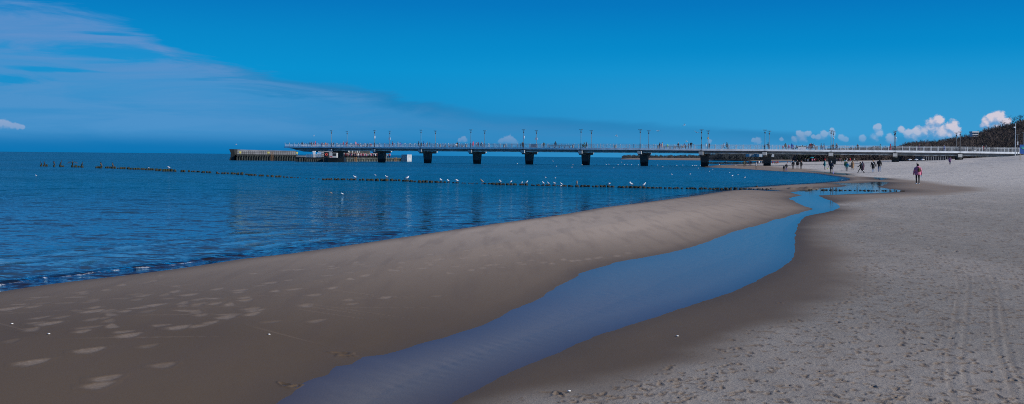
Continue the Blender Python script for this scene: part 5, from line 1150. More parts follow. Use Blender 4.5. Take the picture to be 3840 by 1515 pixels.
CL = {(100,590): [(331,382,175,222),(400,500,170,222),(635,672,178,235),(792,850,185,232),(850,908,200,232),(1090,1138,190,242),(1150,1220,192,245),(1247,1292,205,245),(1300,1370,200,250),(1666,1762,218,265),(1762,1828,215,268),(1898,2040,222,268),(2060,2160,222,275),(2195,2228,250,280),(2243,2395,238,285),(2418,2490,240,290),(2500,2555,257,295)],
 (480,600): [(0,42,185,228),(58,105,192,232),(122,290,188,234),(308,402,195,238),(420,640,202,250),(650,712,205,262),(730,808,210,268),(832,1085,215,278),(1090,1155,232,285),(1262,1378,243,292),(1455,1505,245,292),(1525,1625,255,292),(1645,1745,262,298),(1775,1865,270,310),(1882,1930,272,312),(1942,2005,275,318),(2130,2180,285,332),(2190,2235,316,332),(2260,2368,298,335),(2392,2445,305,338),(2475,2576,302,345)],
 (860,620): [(30,165,178,215),(170,235,175,228),(270,342,170,230),(378,440,202,232),(458,655,210,250),(708,840,226,265),(898,965,232,272),(998,1072,240,282),(1110,1255,248,290),(1300,1355,268,295),(1385,1440,275,298),(1465,1530,280,303),(1545,1605,292,303),(1630,1685,292,305),(1710,1740,301,308),(1850,1890,313,322),(1930,1980,316,327),(1995,2065,322,332),(2125,2188,327,338),(2248,2490,318,355),(2525,2576,318,350)],
 (1220,640): [(30,175,185,225),(208,345,188,230),(372,478,190,228),(515,555,192,225),(578,755,192,232),(815,870,204,240),(888,950,195,238),(988,1180,197,242),(1190,1310,195,250),(1322,1400,195,250),(1410,1520,195,252),(1552,1640,197,245),(1640,1745,218,245),(1760,1822,212,248),(1842,2015,220,262),(2030,2118,232,270),(2138,2205,244,275),(2230,2480,236,290),(2510,2576,248,285)],
 (1600,650): [(60,152,182,228),(190,300,188,228),(305,378,192,225),(400,468,195,228),(480,555,202,225),(615,680,217,235),(698,768,214,238),(835,885,237,242),(895,950,234,245),(985,1055,234,245),(1068,1130,237,247),(1170,1235,237,248),(1340,1380,244,250),(1382,1450,238,260),(1475,1550,234,262),(1562,1645,232,272),(1662,1735,232,282),(1735,1810,230,282),(1825,1888,245,282),(1920,2000,246,285),(2003,2072,240,290),(2080,2172,246,285),(2235,2365,254,288),(2370,2452,250,292)],
 (1980,660): [(82,178,212,235),(195,298,206,240),(318,410,206,235),(412,555,208,240),(595,680,211,238),(690,760,227,238),(765,945,223,252),(962,1108,225,258),(1138,1235,219,262),(1255,1338,221,260),(1345,1500,221,262),(1538,1612,241,265),(1622,1700,231,268),(1730,1890,228,270),(1905,2005,229,272),(2008,2082,238,275),(2165,2345,241,285),(2350,2428,241,285),(2445,2540,243,295)],
 (2360,670): [(100,200,184,232),(200,290,186,232),(305,402,189,235),(425,515,200,238),(528,620,203,235),(622,705,210,235),(715,792,204,238),(830,895,214,242),(935,1015,214,242),(1035,1135,214,242),(1138,1220,214,240),(1232,1310,222,242),(1360,1452,217,248),(1465,1555,213,250),(1556,1630,222,260),(1680,1778,216,262),(1790,1888,219,255),(1910,2000,228,262),(2005,2085,227,268),(2085,2168,219,265),(2182,2270,227,268),(2285,2378,221,270),(2402,2470,221,268),(2518,2576,219,262)],
 (2700,680): [(98,190,156,205),(212,285,156,205),(330,425,153,198),(460,545,162,198),(570,655,162,195),(690,785,174,195),(790,860,182,195),(890,985,174,198),(1010,1075,179,198),(1082,1170,179,200),(1192,1255,173,195),(1288,1350,177,188),(2005,2075,192,204),(2110,2165,193,212),(2190,2250,196,212),(2325,2365,206,212)],
 (3040,680): [(238,330,198,216),(345,425,200,217),(435,520,200,218),(565,645,203,219),(662,755,203,222),(792,880,212,222),(915,1000,212,222),(1035,1075,220,225),(1178,1240,212,224),(1255,1340,210,227),(1350,1430,210,228),(1460,1540,224,232),(1580,1640,222,232),(1690,1775,218,232),(1795,1872,218,234),(1890,1950,226,236),(2015,2080,230,238)]}
POSTS = []; pi_ = 0
for (ox, oy), L in CL.items():
    for a, b_, t, bs in L:
        xa, xb = ox+a/6.44, ox+b_/6.44; yt, yb = oy+t/6.44, oy+bs/6.44
        r = G((xa+xb)/2, yb)[1]; w = xb-xa; n = max(1, int(round(w/(.30*F/r)))); wi = w/n
        for k in range(n):
            px = xa+(k+.5)*wi; rn = random.Random(pi_*7+1)
            x, y = G(px, yb-.3); y += rn.uniform(-.12, .12); ztop = D(px, yt+(rn.uniform(0, .7) if n > 1 else 0), y)[2]
            dia = min(wi/F*r*.5/.15*1.0, 1.25); o = bpy.data.objects.new('groyne_post', PM[pi_ % 8]); C.objects.link(o)
            o.location = (x, y, max(ztop, .03)); o.scale = (dia, dia, 1); o.rotation_euler = (rn.uniform(-.03, .03), rn.uniform(-.03, .03), rn.random()*6.28)
            POSTS.append((o, px, yt)); pi_ += 1
            wet_ = px > 3000
            if px > 3045: lb = 'low stump of the timber groyne standing in the mirror smooth pool'
            elif px > 2795: lb = 'low stump of the timber groyne half buried in the sand spit'
            elif px < 430: lb = 'algae covered stub post at the far seaward end of the groyne row'
            else: lb = 'algae covered stub post in the long groyne row standing in the sea'
            tag(o, lb, 'post', {'l': 'groyne stumps in the pool' if px > 3045 else 'groyne stumps in the sand'}['l'] if px > 2795 else ('groyne posts at the seaward end' if px < 430 else 'groyne posts in the sea'))
x, y = G(3385, 717.5, .02); mb = MB(); mb.tube((-.15,0,.03), (.15,.01,.045), .05, .04, 8); o = mb.build('log', M('driftwood', (.025,.02,.018), .8), None); o.location = (x, y, max(ground(x, y), 0)); tag(o, 'short black log lying on the sand at the tip of the pool', 'log')
x, y, z = foot(2838, 701); mb = MB(); mb.ell((0,0,.03), (.11,.09,.08), nu=10, nv=7); o = mb.build('boulder', M('boulder', (.05,.045,.035), .8), None); o.location = (x, y, z); tag(o, 'dark round boulder at the edge of the sand spit', 'boulder')
# far groyne behind the pier
print('posts', len(POSTS))
rr = random.Random(9)
nfar = 0
for i in range(96):
    px = 2659+i*4.15; yb = 613.6-(px-2659)*.004; r = 372
    x = (px-CX)/F*r; o = bpy.data.objects.new('groyne_post', PM[i % 8]); C.objects.link(o); o.location = (x, r, D(px, 607.6+rr.uniform(-.4, .9)+(px-2659)*.002, r)[2]); k = 1.15; o.scale = (k, k, 2.0); o.rotation_euler.z = rr.random()*6
    tag(o, 'dark far groyne post in the close row seen beyond the pier pillars', 'post', 'far groyne posts beyond the pier')
# ------------------------------------------------------------------ birds
mGullW = M('gull_white', (.80, .80, .82), .8, .06, 20); mGullG = M('gull_grey', (.36, .38, .42), .8, .12, 20); mBlk = M('bird_black', (.015, .016, .018), .6, .2, 20); mLeg = M('bird_leg', (.45, .08, .04), .6); mBrn = M('gull_brown', (.30, .25, .21), .8, .45, 26); mCor = M('cormorant_black', (.018, .018, .020), .5, .3, 20); mCorB = M('cormorant_brown', (.11, .085, .065), .7, .3, 20)
def zoned(mb, tg, vox, mats, extra=None, name='bird'):
    me = remesh(mb, vox, 1); nf = len(me.polygons); ce = np.zeros(nf*3, np.float32); me.polygons.foreach_get('center', ce); ce = ce.reshape(-1, 3); best = np.full(nf, 1e9); mi = np.zeros(nf, np.int32)
    for p, q, r, r2, k in tg:
        p_ = np.array(p); d = np.array(q)-p_; t = np.clip((ce-p_)@d/((d@d)+1e-9), 0, 1); dd = np.linalg.norm(ce-p_-t[:, None]*d, axis=1)-(r+(r2-r)*t); b_ = dd < best; best[b_] = dd[b_]; mi[b_] = k
    bm = bmesh.new(); bm.from_mesh(me)
    for f, k in zip(bm.faces, mi): f.material_index = int(k); f.smooth = True
    if extra:
        vs = [bm.verts.new(v) for v in extra.v]
        for f, k in zip(extra.f, extra.m):
            try: nf_ = bm.faces.new([vs[i] for i in f]); nf_.material_index = k
            except ValueError: pass
    out = bpy.data.meshes.new(name); bm.to_mesh(out); bm.free()
    for mt in mats: out.materials.append(mt)
    return out
# a bird faces +x; feet (or water line) at the origin
def gull_mesh(kind):
    mb = MB(); tg = []; ex = MB(); L = lambda p, t: limb(mb, tg, p, t)
    swim = 'swim' in kind; up = 'up' in kind; fly = 'fly' in kind; pre = 'preen' in kind; h0 = .13 if not swim else .035
    W_, G_, BK, LG = 0, 1, 2, 3
    if fly:
        L([((.16,0,0), .045), ((.02,0,0), .06), ((-.16,0,.0), .03), ((-.24,0,0), .02)], W_); L([((.2,0,.01), .04), ((.24,0,.01), .03)], W_)
        for s in (-1, 1): L([((.03, s*.04, .02), .03), ((.06, s*.26, .16), .022), ((-.04, s*.48, .10), .014)], G_); L([((-.04, s*.48, .10), .013), ((-.16, s*.62, .04), .008)], BK); L([((-.05, s*.05, .02), .02), ((-.03, s*.26, .14), .014)], G_)
        ex.tube((.26,0,.005), (.31,0,-.005), .010, .004, 5, LG)
    elif up:   # one with raised wings
        L([((.0,0,h0+.10), .06), ((-.03,0,h0+.22), .075), ((.0,0,h0+.32), .05)], 0); L([((.02,0,h0+.36), .042), ((.05,0,h0+.38), .035)], 0)
        for s, d in ((-1, 1.0), (1, .6)): L([((-.02, s*.05, h0+.28), .035), ((-.02, s*.16*d, h0+.42), .03), ((-.05, s*.30*d, h0+.24), .024), ((-.06, s*.42*d, h0+.05), .012)], 1)
        L([((-.05,0,h0+.1), .03), ((-.14,0,h0+.02), .02)], 1)
    else:
        t = .75 if 'tall' in kind else .35
        c0 = Vector((-.07, 0, h0+.06)); c1 = Vector((.08, 0, h0+.06+.16*t))
        L([(c0, .055), ((c0+c1)/2, .078), (c1, .062)], W_)
        L([((-.15,0,h0+.055-.03*t), .035), ((-.04,0,h0+.115), .055)], G_); L([((-.15,0,h0+.06-.03*t), .025), ((-.26,0,h0+.03-.08*t), .012)], BK)
        if pre: L([(c1, .055), (c1+Vector((.05,0,.05)), .045), (c1+Vector((.0,0,.09)), .048)], W_); ex.tube(c1+Vector((.03,0,.06)), c1+Vector((.07,.04,0)), .01, .005, 5, LG)
        else:
            hd = c1+Vector((.055, 0, .11 if 'tall' in kind else .075)); L([(c1, .05), (hd, .038)], W_); L([(hd, .040), (hd+Vector((.012,0,.0)), .038)], 2 if 'black' in kind else 0)
            ex.tube(hd+Vector((.03,0,-.005)), hd+Vector((.085,0,-.015)), .011, .004, 5, LG)
    if not swim and not fly:
        for s in (-.025, .025): ex.tube((.0, s, 0), (-.005, s, h0+.02), .009, n=5, mi=LG); ex.tube((0, s, .006), (.05, s, .004), .012, .006, 5, LG)
    mats = [mGullW, mGullG, mBlk, mLeg] if 'brown' not in kind else [mBrn, mBrn, mBlk, mLeg]
    if up: mats = [mBrn, mCorB, mBlk, mLeg]
    return zoned(mb, tg, .011, mats, ex, 'gull')
_G = {}
def gull(px, py, hp, kind, flip, label, group='gulls resting on the groyne', r=None, on=None, cat='gull'):
    if kind not in _G: _G[kind] = gull_mesh(kind); _G[kind]['h'] = max(v.co.z for v in _G[kind].vertices)
    me = _G[kind]
    if r is None:
        if 'swim' in kind: x, y = G(px, py); z = 0
        else:
            p = min(POSTS, key=lambda q: abs(q[1]-px)+(0 if q[1] < 3000 else 500)); y = p[0].location.y; x = (px-CX)/F*y; x = p[0].location.x*.65+x*.35; z = p[0].location.z-.02
    else: x, y, z = D(px, py, r)
    o = bpy.data.objects.new('gull', me); C.objects.link(o); k = hp*y/F/me['h'] if 'fly' not in kind else hp
    k = min(k, 2.3); o.scale = (k, k, k); o.location = (x, y, z); o.rotation_euler.z = (PI if flip else 0)+random.uniform(-.35, .35)+(0 if 'fly' not in kind else random.uniform(-.5, .5))
    tag(o, label, cat, group); return o
def spot(px): return px
gull(558.9,630,5.5,'stand tall',1,'small white gull on the groyne left of the bigger gull')
gull(635.3,628.7,11,'stand',1,'plump white gull standing alone on the left part of the groyne')
gull(1334,667,13,'stand',1,'grey backed gull facing left, first gull right of the low gap in the groyne')
gull(1453.7,669.5,14,'stand',1,'slim white gull stooping over the groyne post')
gull(1528,673,15.5,'preen',0,'big white headed gull preening its dark grey wing')
gull(1653.6,679,12,'preen',1,'white gull tucking its head, left one of a pair of hunched gulls')
gull(1680.7,680,10.5,'preen',1,'pale pinkish gull hunched right of the other tucked gull')
gull(1714,683,13.5,'stand black',1,'black headed gull leaning forward on a low post')
gull(1801,688,17.5,'stand tall brown',1,'big mottled brown young gull standing in the low gap of the groyne')
gull(1878,683,13.5,'stand tall black',1,'black headed gull standing right of the weedy post')
gull(1915,687,13,'stand tall black',0,'upright black headed gull on the middle of three posts')
gull(1955.6,689,10,'preen',0,'gull crouching with its dark tail to the left')
gull(1975.8,689,13,'stand tall',0,'upright white gull on the single post by the gap')
gull(2040.6,692,14,'stand tall black',1,'black headed gull, leftmost of four evenly spaced gulls')
gull(2060.4,692,12,'stand tall',1,'white gull, second of four evenly spaced gulls')
gull(2081.7,692.6,12,'stand black',1,'round black headed gull, third of four evenly spaced gulls')
gull(2106,693.4,12,'stand tall',1,'white gull, rightmost of four evenly spaced gulls')
gull(2164.8,693.4,18,'up',0,'brown young gull spreading its raised wings on a post')
gull(2285,695,13,'stand black',0,'black headed gull alone on a post right of the winged gull')
gull(2366.6,697,17.5,'preen',1,'big fluffy white gull with its head tucked away')
gull(2415,698.7,17,'stand tall',0,'big white gull with long dark tail, rightmost on the groyne')
GS = 'gulls swimming'
gull(1408,659.5,6,'swim',1,'white gull with pale wings low over the water above the groyne',GS)
gull(2046,667.5,5,'swim black',1,'white gull swimming behind the four evenly spaced gulls',GS); gull(2082,669.5,4.5,'swim',0,'tiny white gull swimming behind the third of four gulls',GS)
gull(2102.7,699.8,6,'swim',0,'white gull floating right at the foot of the groyne posts',GS)
gull(1242,727,7.5,'swim brown',1,'dark backed bird swimming in open water, left one of two',GS); gull(1284,730.5,8,'swim',1,'white gull swimming in open water, right one of two',GS)
gull(135.8,661,6,'swim',1,'lone gull swimming far left below the cormorants',GS)
gull(2519.5,656,4.5,'swim',1,'small white gull swimming left of the round white one',GS); gull(2587,655.5,5,'swim',0,'round white gull swimming beyond the right part of the groyne',GS)
gull(2746,661.5,6,'swim',0,'white gull swimming in the bay, left one of the two nearest the spit',GS); gull(2793,667.5,5.5,'swim black',0,'black headed gull swimming in the bay nearest the spit',GS)
gull(3156,677,4,'swim',0,'white gull at the right tip of the bay by the sand',GS)
tiny = [(2149,618.5),(2183,618.5),(2238,618),(2273,617),(2283,617),(2317,617.8),(2341,618),(2353,618.5),(2368,618.3),(2393,619),(2444,621),(2466,620),(2482,621),(2507,622),(2514,622),(2522,622),(2530,622),(2538,621),(2550,622),(2560,620),(2573,622),(2596,621.5),(2604,622),(2609,621),(2613,622),(2625,621),(2630,620.5),(2144,627.6),(2301,628.7),(2485,626.2),(2618,631.4),(2660,643),(2736.5,648),(2767,655),(2672.5,635.5),(1940,614),(2086,624),(2144.5,627.8),(2149,617),(2331,609),(2074,605)]
for px, py in tiny: gull(px, py+1, 3.3, 'swim', random.random() < .5, 'tiny white gull dot floating on the water around the pier pillars', 'tiny far gulls on the water')
for px, py, lb in ((2657,622.6,'tiny gull on the sand spit tip beside the eighth pillar'),(2697,619.8,'tiny gull at the water edge left of the bending pair'),(2759,624.6,'tiny gull on the sand spit left of the olive coat')):
    x, y, z = foot(px, py); o = gull(px, py, 4.5, 'stand', 0, lb, 'gulls on the sand spit', r=y); o.location.z = z
GFl = 'gulls in flight'
for px, py, r, lb in ((886,543,300,'white gull flying above the dark nose of the breakwater'),(1177,509.7,290,'dark gull flying above the sea end of the pier'),(2565.8,469,200,'gull flying highest in the sky left of the eighth lamps'),(2468,491.7,220,'gull flying above the person group after the seventh lamps'),(2311,509.6,220,'gull flying midway between the sixth and seventh lamps'),(2611.8,496.6,200,'gull flying with wide wings just left of the eighth near lamp'),(2573.8,530,230,'white gull flying low over the people left of the eighth lamps')):
    o = gull(px, py, 1.25, 'fly', random.random() < .5, lb, GFl, r=r); o.rotation_euler = (random.uniform(-.5, .5), random.uniform(-.3, .3), random.uniform(-.6, .6)+PI/2*random.choice([0, 1, .3]))
def cormorant(kind):
    mb = MB(); tg = []; ex = MB(); L = lambda p, t: limb(mb, tg, p, t)
    L([((-.05,0,.14), .075), ((-.02,0,.28), .095), ((.03,0,.42), .075)], 0); L([((-.09,0,.12), .045), ((-.20,0,-.04), .025)], 0)
    if kind == 'up': L([((.04,0,.45), .05), ((.08,0,.56), .032), ((.05,0,.66), .028), ((.06,0,.72), .028)], 0); hd = Vector((.07,0,.73))
    elif kind == 'tuck': L([((.03,0,.45), .06), ((.0,0,.53), .05), ((-.03,0,.55), .04)], 0); hd = Vector((.03,0,.56))
    else: L([((.04,0,.45), .05), ((.02,0,.56), .036), ((.06,0,.64), .032)], 0); hd = Vector((.08,0,.65))
    L([(hd, .034), (hd+Vector((.03,0,0)), .030)], 0); ex.tube(hd+Vector((.04,0,0)), hd+Vector((.14,0,.02)), .012, .006, 5, 0)
    if kind == 'spread' or kind == 'spreadx':
        for s in (-1, 1):
            L([((.0, s*.07, .42), .04), ((.0, s*.24, .50), .03), ((.0, s*.42, .44), .026)], 0)
            for q in range(5): L([((0, s*(.16+.07*q), .46), .02), ((-.02, s*(.22+.10*q), .30-.02*q), .014)], 1)
    else:
        for s in (-1, 1): L([((.02, s*.07, .42), .04), ((-.05, s*.085, .28), .04), ((-.14, s*.05, .06), .02)], 1 if kind == 'tuck' else 0)
    for s in (-.04, .04): ex.tube((-.02, s, .0), (-.02, s, .12), .016, n=6, mi=0); ex.tube((-.02, s, .01), (.06, s, .01), .02, .01, 5, 0)
    return zoned(mb, tg, .013, [mCor, mCorB], ex, 'cormorant')
CM = {k: cormorant(k) for k in ('up', 'tuck', 's', 'spread')}
for px, yb, yt, kind, flip, lb in ((154.3,617,604.8,'up',1,'slender cormorant on the leftmost post'),(168.3,616,604,'s',1,'cormorant with bent head on the second post group from the left'),(201.7,618.5,604.8,'tuck',1,'cormorant with long tail on the lone third post'),(228.4,618,601.6,'up',0,'upright cormorant on the post group left of the spread wings'),
    (272,618.7,603,'spread',0,'cormorant holding its wings spread out to dry'),(310,621,607.9,'s',0,'cormorant facing right just right of the spread wings'),(379.5,623.4,608.6,'tuck',1,'brownish cormorant after the wide gap in the posts'),(422,623.5,610,'tuck',1,'cormorant with pale breast, rightmost of the eight')):
    p = min(POSTS, key=lambda q: abs(q[1]-px)); me = CM[kind]; o = bpy.data.objects.new('cormorant', me); C.objects.link(o); y = p[0].location.y
    hm = max(v.co.z for v in me.vertices); k = min((p[2]-yt+.5)*y/F/hm, 1.35); o.location = (p[0].location.x*.6+((px-CX)/F*y)*.4, y, p[0].location.z-.02); o.scale = (k*1.25, k*1.25, k*1.08)
    o.rotation_euler.z = (PI if flip else 0)+random.uniform(-.3, .3) if kind != 'spread' else -PI/2+.25
    tag(o, lb, 'cormorant', 'cormorants on the seaward groyne posts')
# shells on the wet sand
rr = random.Random(21); mSh = M('shell_white', (.8,.78,.74), .6, .05)
for i, (px, py, lb) in enumerate(((1009,1256,'white shell on the middle of the wet sand bar'),(183,1254,'white shell on the left of the wet sand bar'),(45,1216,'small white shell near the left picture edge'),(2160+380,1262,'white shell on the brown sand right of the stream'),(2134,1469,'white shell on the wet sand at the lower edge'))):
    x, y, z = foot(px, py); mb = MB(); mb.ell((0,0,.008), (.017,.012,.008), nu=10, nv=6); o = mb.build('shell', mSh, None, smooth=True); o.location = (x, y, z); tag(o, lb, 'shell')
# ------------------------------------------------------------------ wooded dune, far coast
mHill, nt, b = newmat('wood_floor'); g = nt.nodes.new('ShaderNodeNewGeometry').outputs['Position']
c = mixc(nt, sstep(nt, noise(nt, g, .09, 5, .65), .35, .65), (.040, .032, .030), (.070, .054, .046)); c = mixc(nt, math_(nt, 'MULTIPLY', sstep(nt, noise(nt, g, .03, 3), .5, .62), .6), c, (.03, .042, .022)); nt.links.new(c, b.inputs['Base Color']); b.inputs['Roughness'].default_value = .95
def ridge(name, prof, r, depth, th, mat, zb=0.0, step=6):
    """prof: (px, py of the tree tops). builds the ground so that trees of height th reach the profile"""
    P = [(px, max(D(px, py, r+depth*.75)[2]-th, zb+.3)) for px, py in prof]; xs = np.arange(P[0][0], P[-1][0]+1, step); tops = np.interp(xs, [p[0] for p in P], [p[1] for p in P]); rws_ = np.linspace(0, 1, 14); vs = []; fs = []
    for i, px in enumerate(xs):
        for f in rws_:
            y = r+depth*f; x = (px-CX)/F*y; z = zb+(tops[i]-zb)*min(1, f/.75)**.8*(1 if f < .8 else 1-(f-.8)*.8); vs.append((x, y, z+.8*(vn(np.array(x/9), np.array(y/9), 3)-.5)))
    n = len(rws_)
    for i in range(len(xs)-1):
        for j in range(n-1): fs.append((i*n+j, (i+1)*n+j, (i+1)*n+j+1, i*n+j+1))
    mb = MB(); mb.add(vs, fs); o = mb.build(name, mat, None, smooth=True); tag(o, kind='structure')
    def hz(px, f):
        t = np.interp(px, [p[0] for p in P], [p[1] for p in P]); return zb+(t-zb)*min(1, f/.75)**.8*(1 if f < .8 else 1-(f-.8)*.8)
    return hz
main = [(3380,556),(3406,541),(3431,536.5),(3475,535),(3520,533),(3560,524),(3582,520),(3625,509),(3668,500),(3712,483),(3755,472),(3798,463),(3850,444),(3950,425),(4100,415),(4300,420)]
midw = [(2990,577),(3050,570),(3107,560),(3154,558.6),(3202,555.5),(3249,555.5),(3280,552),(3328,554),(3375,549),(3422,541),(3480,538)]
nearf = [(2660,593),(2680,588),(2700,581),(2720,578),(2800,576),(2900,577),(3000,576),(3100,575),(3220,575)]
farf = [(2330,594),(2348,592),(2400,592),(2431,591),(2486,588.5),(2541,589.5),(2568,587),(2620,588),(2660,588),(2720,585)]
h1 = ridge('hill', main, 330, 130, 6.5, mHill, .5); h2 = ridge('hill', midw, 520, 160, 6, mHill, .3); h3 = ridge('hill', nearf, 900, 160, 3.5, mHill, .3); h4 = ridge('hill', farf, 1500, 300, 2.5, mHill, .3, 5)
def bare_tree(rn, h, nb=26, spread=.42):
    """tapered branches as thin three sided spikes"""
    vs = []; fs = []
    def spike(p, q, r0, r1):
        d = (q-p).normalized(); a = d.orthogonal().normalized(); b = d.cross(a); o = len(vs)
        for c_, rr_ in ((p, r0), (q, r1)):
            for i in range(3): t = 2.1*i; vs.append(c_+a*(rr_*math.cos(t))+b*(rr_*math.sin(t)))
        for i in range(3): fs.append((o+i, o+(i+1) % 3, o+3+(i+1) % 3, o+3+i))
    def grow(p, d, L, r, lev):
        q = p+d*L; spike(p, q, r, r*.6)
        if lev == 0: return
        for i in range(3 if lev > 1 else 4):
            ax = Vector((rn.uniform(-1,1), rn.uniform(-1,1), rn.uniform(-.2,.6))); nd = (d*.8+ax*spread*1.5).normalized(); grow(p+(q-p)*rn.uniform(.55, 1), nd, L*rn.uniform(.55, .8), r*.55, lev-1)
    grow(Vector((0,0,0)), Vector((rn.uniform(-.08,.08), rn.uniform(-.08,.08), 1)), h*.36, h*.022, 4)
    return np.array([tuple(v) for v in vs], np.float32), np.array(fs, np.int32)
rn = random.Random(4); TB = [bare_tree(rn, 8.0) for _ in range(7)]
def twig_clump(rn, h, wk=1.0):
    vs = []; fs = []
    for i in range(60):
        a = rn.random()*6.28; t = rn.random()**.5*h*.42; z = h*(.25+.75*rn.random()*(1-.5*(t/(h*.42))**2)); x, y = t*math.cos(a), t*math.sin(a); L = h*rn.uniform(.12, .26); w = h*rn.uniform(.003, .009)*wk
        dx, dy, dz = rn.uniform(-.6,.6)*L, rn.uniform(-.6,.6)*L, L; o = len(vs); vs += [(x-w, y, z-dz*.5), (x+w, y, z-dz*.5), (x+dx, y+dy, z+dz*.5), (x, y-w*2, z-dz*.4)]; fs += [(o, o+1, o+2), (o+1, o+3, o+2), (o+3, o, o+2)]
        for q in range(5):
            ex_, ey_, ez_ = rn.uniform(-.4,.4)*L, rn.uniform(-.4,.4)*L, rn.uniform(.2,.7)*L; mx, my, mz = x+dx*.5, y+dy*.5, z; o = len(vs); vs += [(mx-w*.7, my, mz), (mx+w*.7, my, mz), (mx+ex_, my+ey_, mz+ez_)]; fs += [(o, o+1, o+2)]
    o = len(vs); vs += [(-.012*h,0,0), (.012*h,0,0), (0,0,h*.7)]; fs += [(o, o+1, o+2)]
    return np.array(vs, np.float32), np.array(fs, np.int32)
TC = [twig_clump(rn, 1.0) for _ in range(9)]; TF = [twig_clump(rn, 1.0, 3.2) for _ in range(9)]
mBark = M('bare_wood_brown', (.085, .066, .060), .9, .35, .12, col2=(.045, .037, .036)); mWoodHaze = M('far_wood_hazed', (.060, .072, .080), .9, .3, .05); mPine = M('pine_needles', (.018, .035, .014), .9, .3, .5)  # far wood tinted bluish: distance haze put into its colour
def wood(name, hz, p0, p1, r, depth, n, th, mat, label):
    V = []; Fq = []; M_ = []; off = 0; rnd = random.Random(int(p0))
    for i in range(n):
        px = rnd.uniform(p0, p1); f = rnd.random()**.8*.85; y = r+depth*f; x = (px-CX)/F*y; z = float(hz(px, f)); v, fc_ = rnd.choice(TC if r < 400 else TF); s = th*rnd.uniform(.7, 1.25); a = rnd.random()*6.28
        R2 = np.array([[math.cos(a), -math.sin(a), 0], [math.sin(a), math.cos(a), 0], [0, 0, 1]], np.float32); vv = (v*np.array([s*1.15, s*1.15, s], np.float32))@R2.T+np.array([x, y, z-.3], np.float32); V.append(vv); Fq.append(fc_+off); off += len(v)
        M_.append(np.full(len(fc_), 1 if rnd.random() < .05 else 0, np.int32))
    V = np.concatenate(V); Fq = np.concatenate(Fq); me = bpy.data.meshes.new(name); me.vertices.add(len(V)); me.vertices.foreach_set('co', V.ravel()); me.loops.add(Fq.size); me.loops.foreach_set('vertex_index', Fq.ravel()); me.polygons.add(len(Fq)); me.polygons.foreach_set('loop_start', np.arange(0, Fq.size, 3, dtype=np.int32)); me.materials.append(mat); me.materials.append(mPine); me.polygons.foreach_set('material_index', np.concatenate(M_)); me.update(calc_edges=True)
    o = bpy.data.objects.new(name, me); C.objects.link(o); tag(o, label, 'woodland', kind='stuff')
wood('woodland', h1, 3385, 4200, 330, 130, 5200, 6.5, mBark, 'bare brown wood covering the dune hill behind the shore end of the pier')
wood('woodland', h2, 2990, 3480, 520, 160, 1700, 6.0, mBark, 'bare wood on the lower dune behind the middle of the beach')
wood('woodland', h3, 2665, 3220, 900, 160, 1300, 6, mWoodHaze, 'dark bluish wood on the far coast seen under the pier')
wood('woodland', h4, 2335, 2720, 1500, 300, 320, 6, mWoodHaze, 'faint wooded headland on the horizon')
def tree(px, pt, pb, r, lb, kind='bare'):
    x, y, z = D(px, pb, r); h = D(px, pt, r)[2]-z; rt = empty('bare_tree' if kind == 'bare' else 'pine_tree', (x, y, z)); tag(rt, lb, 'tree')
    if kind == 'bare':
        mb = MB(); mb.tube((0,0,-1), (0,0,h*.4), h*.024, h*.016, 7); mb.build('trunk', mBark, rt, loc=(0,0,0))
        v, f = bare_tree(random.Random(int(px)), h*1.15, spread=.55); v2, f2 = bare_tree(random.Random(int(px)+1), h*1.1, spread=.6); k = h/max(v[:, 2].max(), v2[:, 2].max())
        mb = MB(); mb.add([tuple(q) for q in v*k], [tuple(q) for q in f]); mb.add([tuple(q) for q in v2*k], [tuple(q) for q in f2]); mb.build('crown', mBark, rt, loc=(0,0,0))
    else:
        mb = MB(); mb.tube((0,0,-1), (0,0,h*.9), h*.03, h*.01, 7); mb.build('trunk', mBark, rt, loc=(0,0,0)); mb = MB(); rn = random.Random(3)
        for i in range(420):
            zz = h*rn.uniform(.2, 1); rad = h*.34*(1.05-zz/h)*rn.random()**.4+.05; a = rn.random()*6.28; p = Vector((rad*math.cos(a), rad*math.sin(a), zz)); q = p+Vector((math.cos(a)*.5, math.sin(a)*.5, rn.uniform(-.3, .3)))*h*.08; s_ = Vector((-math.sin(a), math.cos(a), .3))*h*.02; mb.add([p-s_, p+s_, q], [(0, 1, 2)])
        mb.build('crown', mPine, rt, loc=(0,0,0))
tree(3798, 430, 470, 425, 'tall bare tree with a wide fan of twigs on the skyline at the right')
tree(3760, 447, 478, 425, 'smaller bare tree on the skyline just left of the tall one')
tree(3825, 428, 466, 425, 'bare tree on the skyline nearest the right picture edge')
tree(3535, 519, 536, 425, 'rounded bare tree on the lower skyline above the eleventh and twelfth lamps')
tree(3466, 526, 540, 425, 'small dark pine on the lower skyline', 'pine')
# buildings
mBld = M('flat_white', (.55, .56, .58), .8, .1, .3); mWin = M('window_dark', (.05, .07, .09), .3, .1)
def block(name, label, p0, p1, yt, r, cols_, rows_, wall, win, dp=14.0, zb=1.0):
    x0, x1 = X_(p0, r), X_(p1, r); zt = D((p0+p1)/2, yt, r)[2]; rt = empty(name, ((x0+x1)/2, r, zb)); tag(rt, label, 'building')
    mb = MB(); mb.box(((x0+x1)/2, r+dp/2, (zb+zt)/2), (x1-x0, dp, zt-zb)); mb.build('wall', wall, rt); mb = MB(); mb.box(((x0+x1)/2, r+dp/2, zt+.25), (x1-x0+.3, dp+.3, .5)); mb.build('roof', wall, rt)
    w = (x1-x0)/cols_; h = (zt-zb)/rows_
    for i in range(cols_):
        for j in range(rows_): mb = MB(); mb.box((x0+(i+.5)*w, r-.02, zb+(j+.55)*h), (w*.6, .12, h*.55)); mb.build('window', win, rt)
block('apartment_building', 'white high rise with dark windows between the far woods', 2810, 2845, 573, 880, 7, 9, mBld, mWin, zb=4)
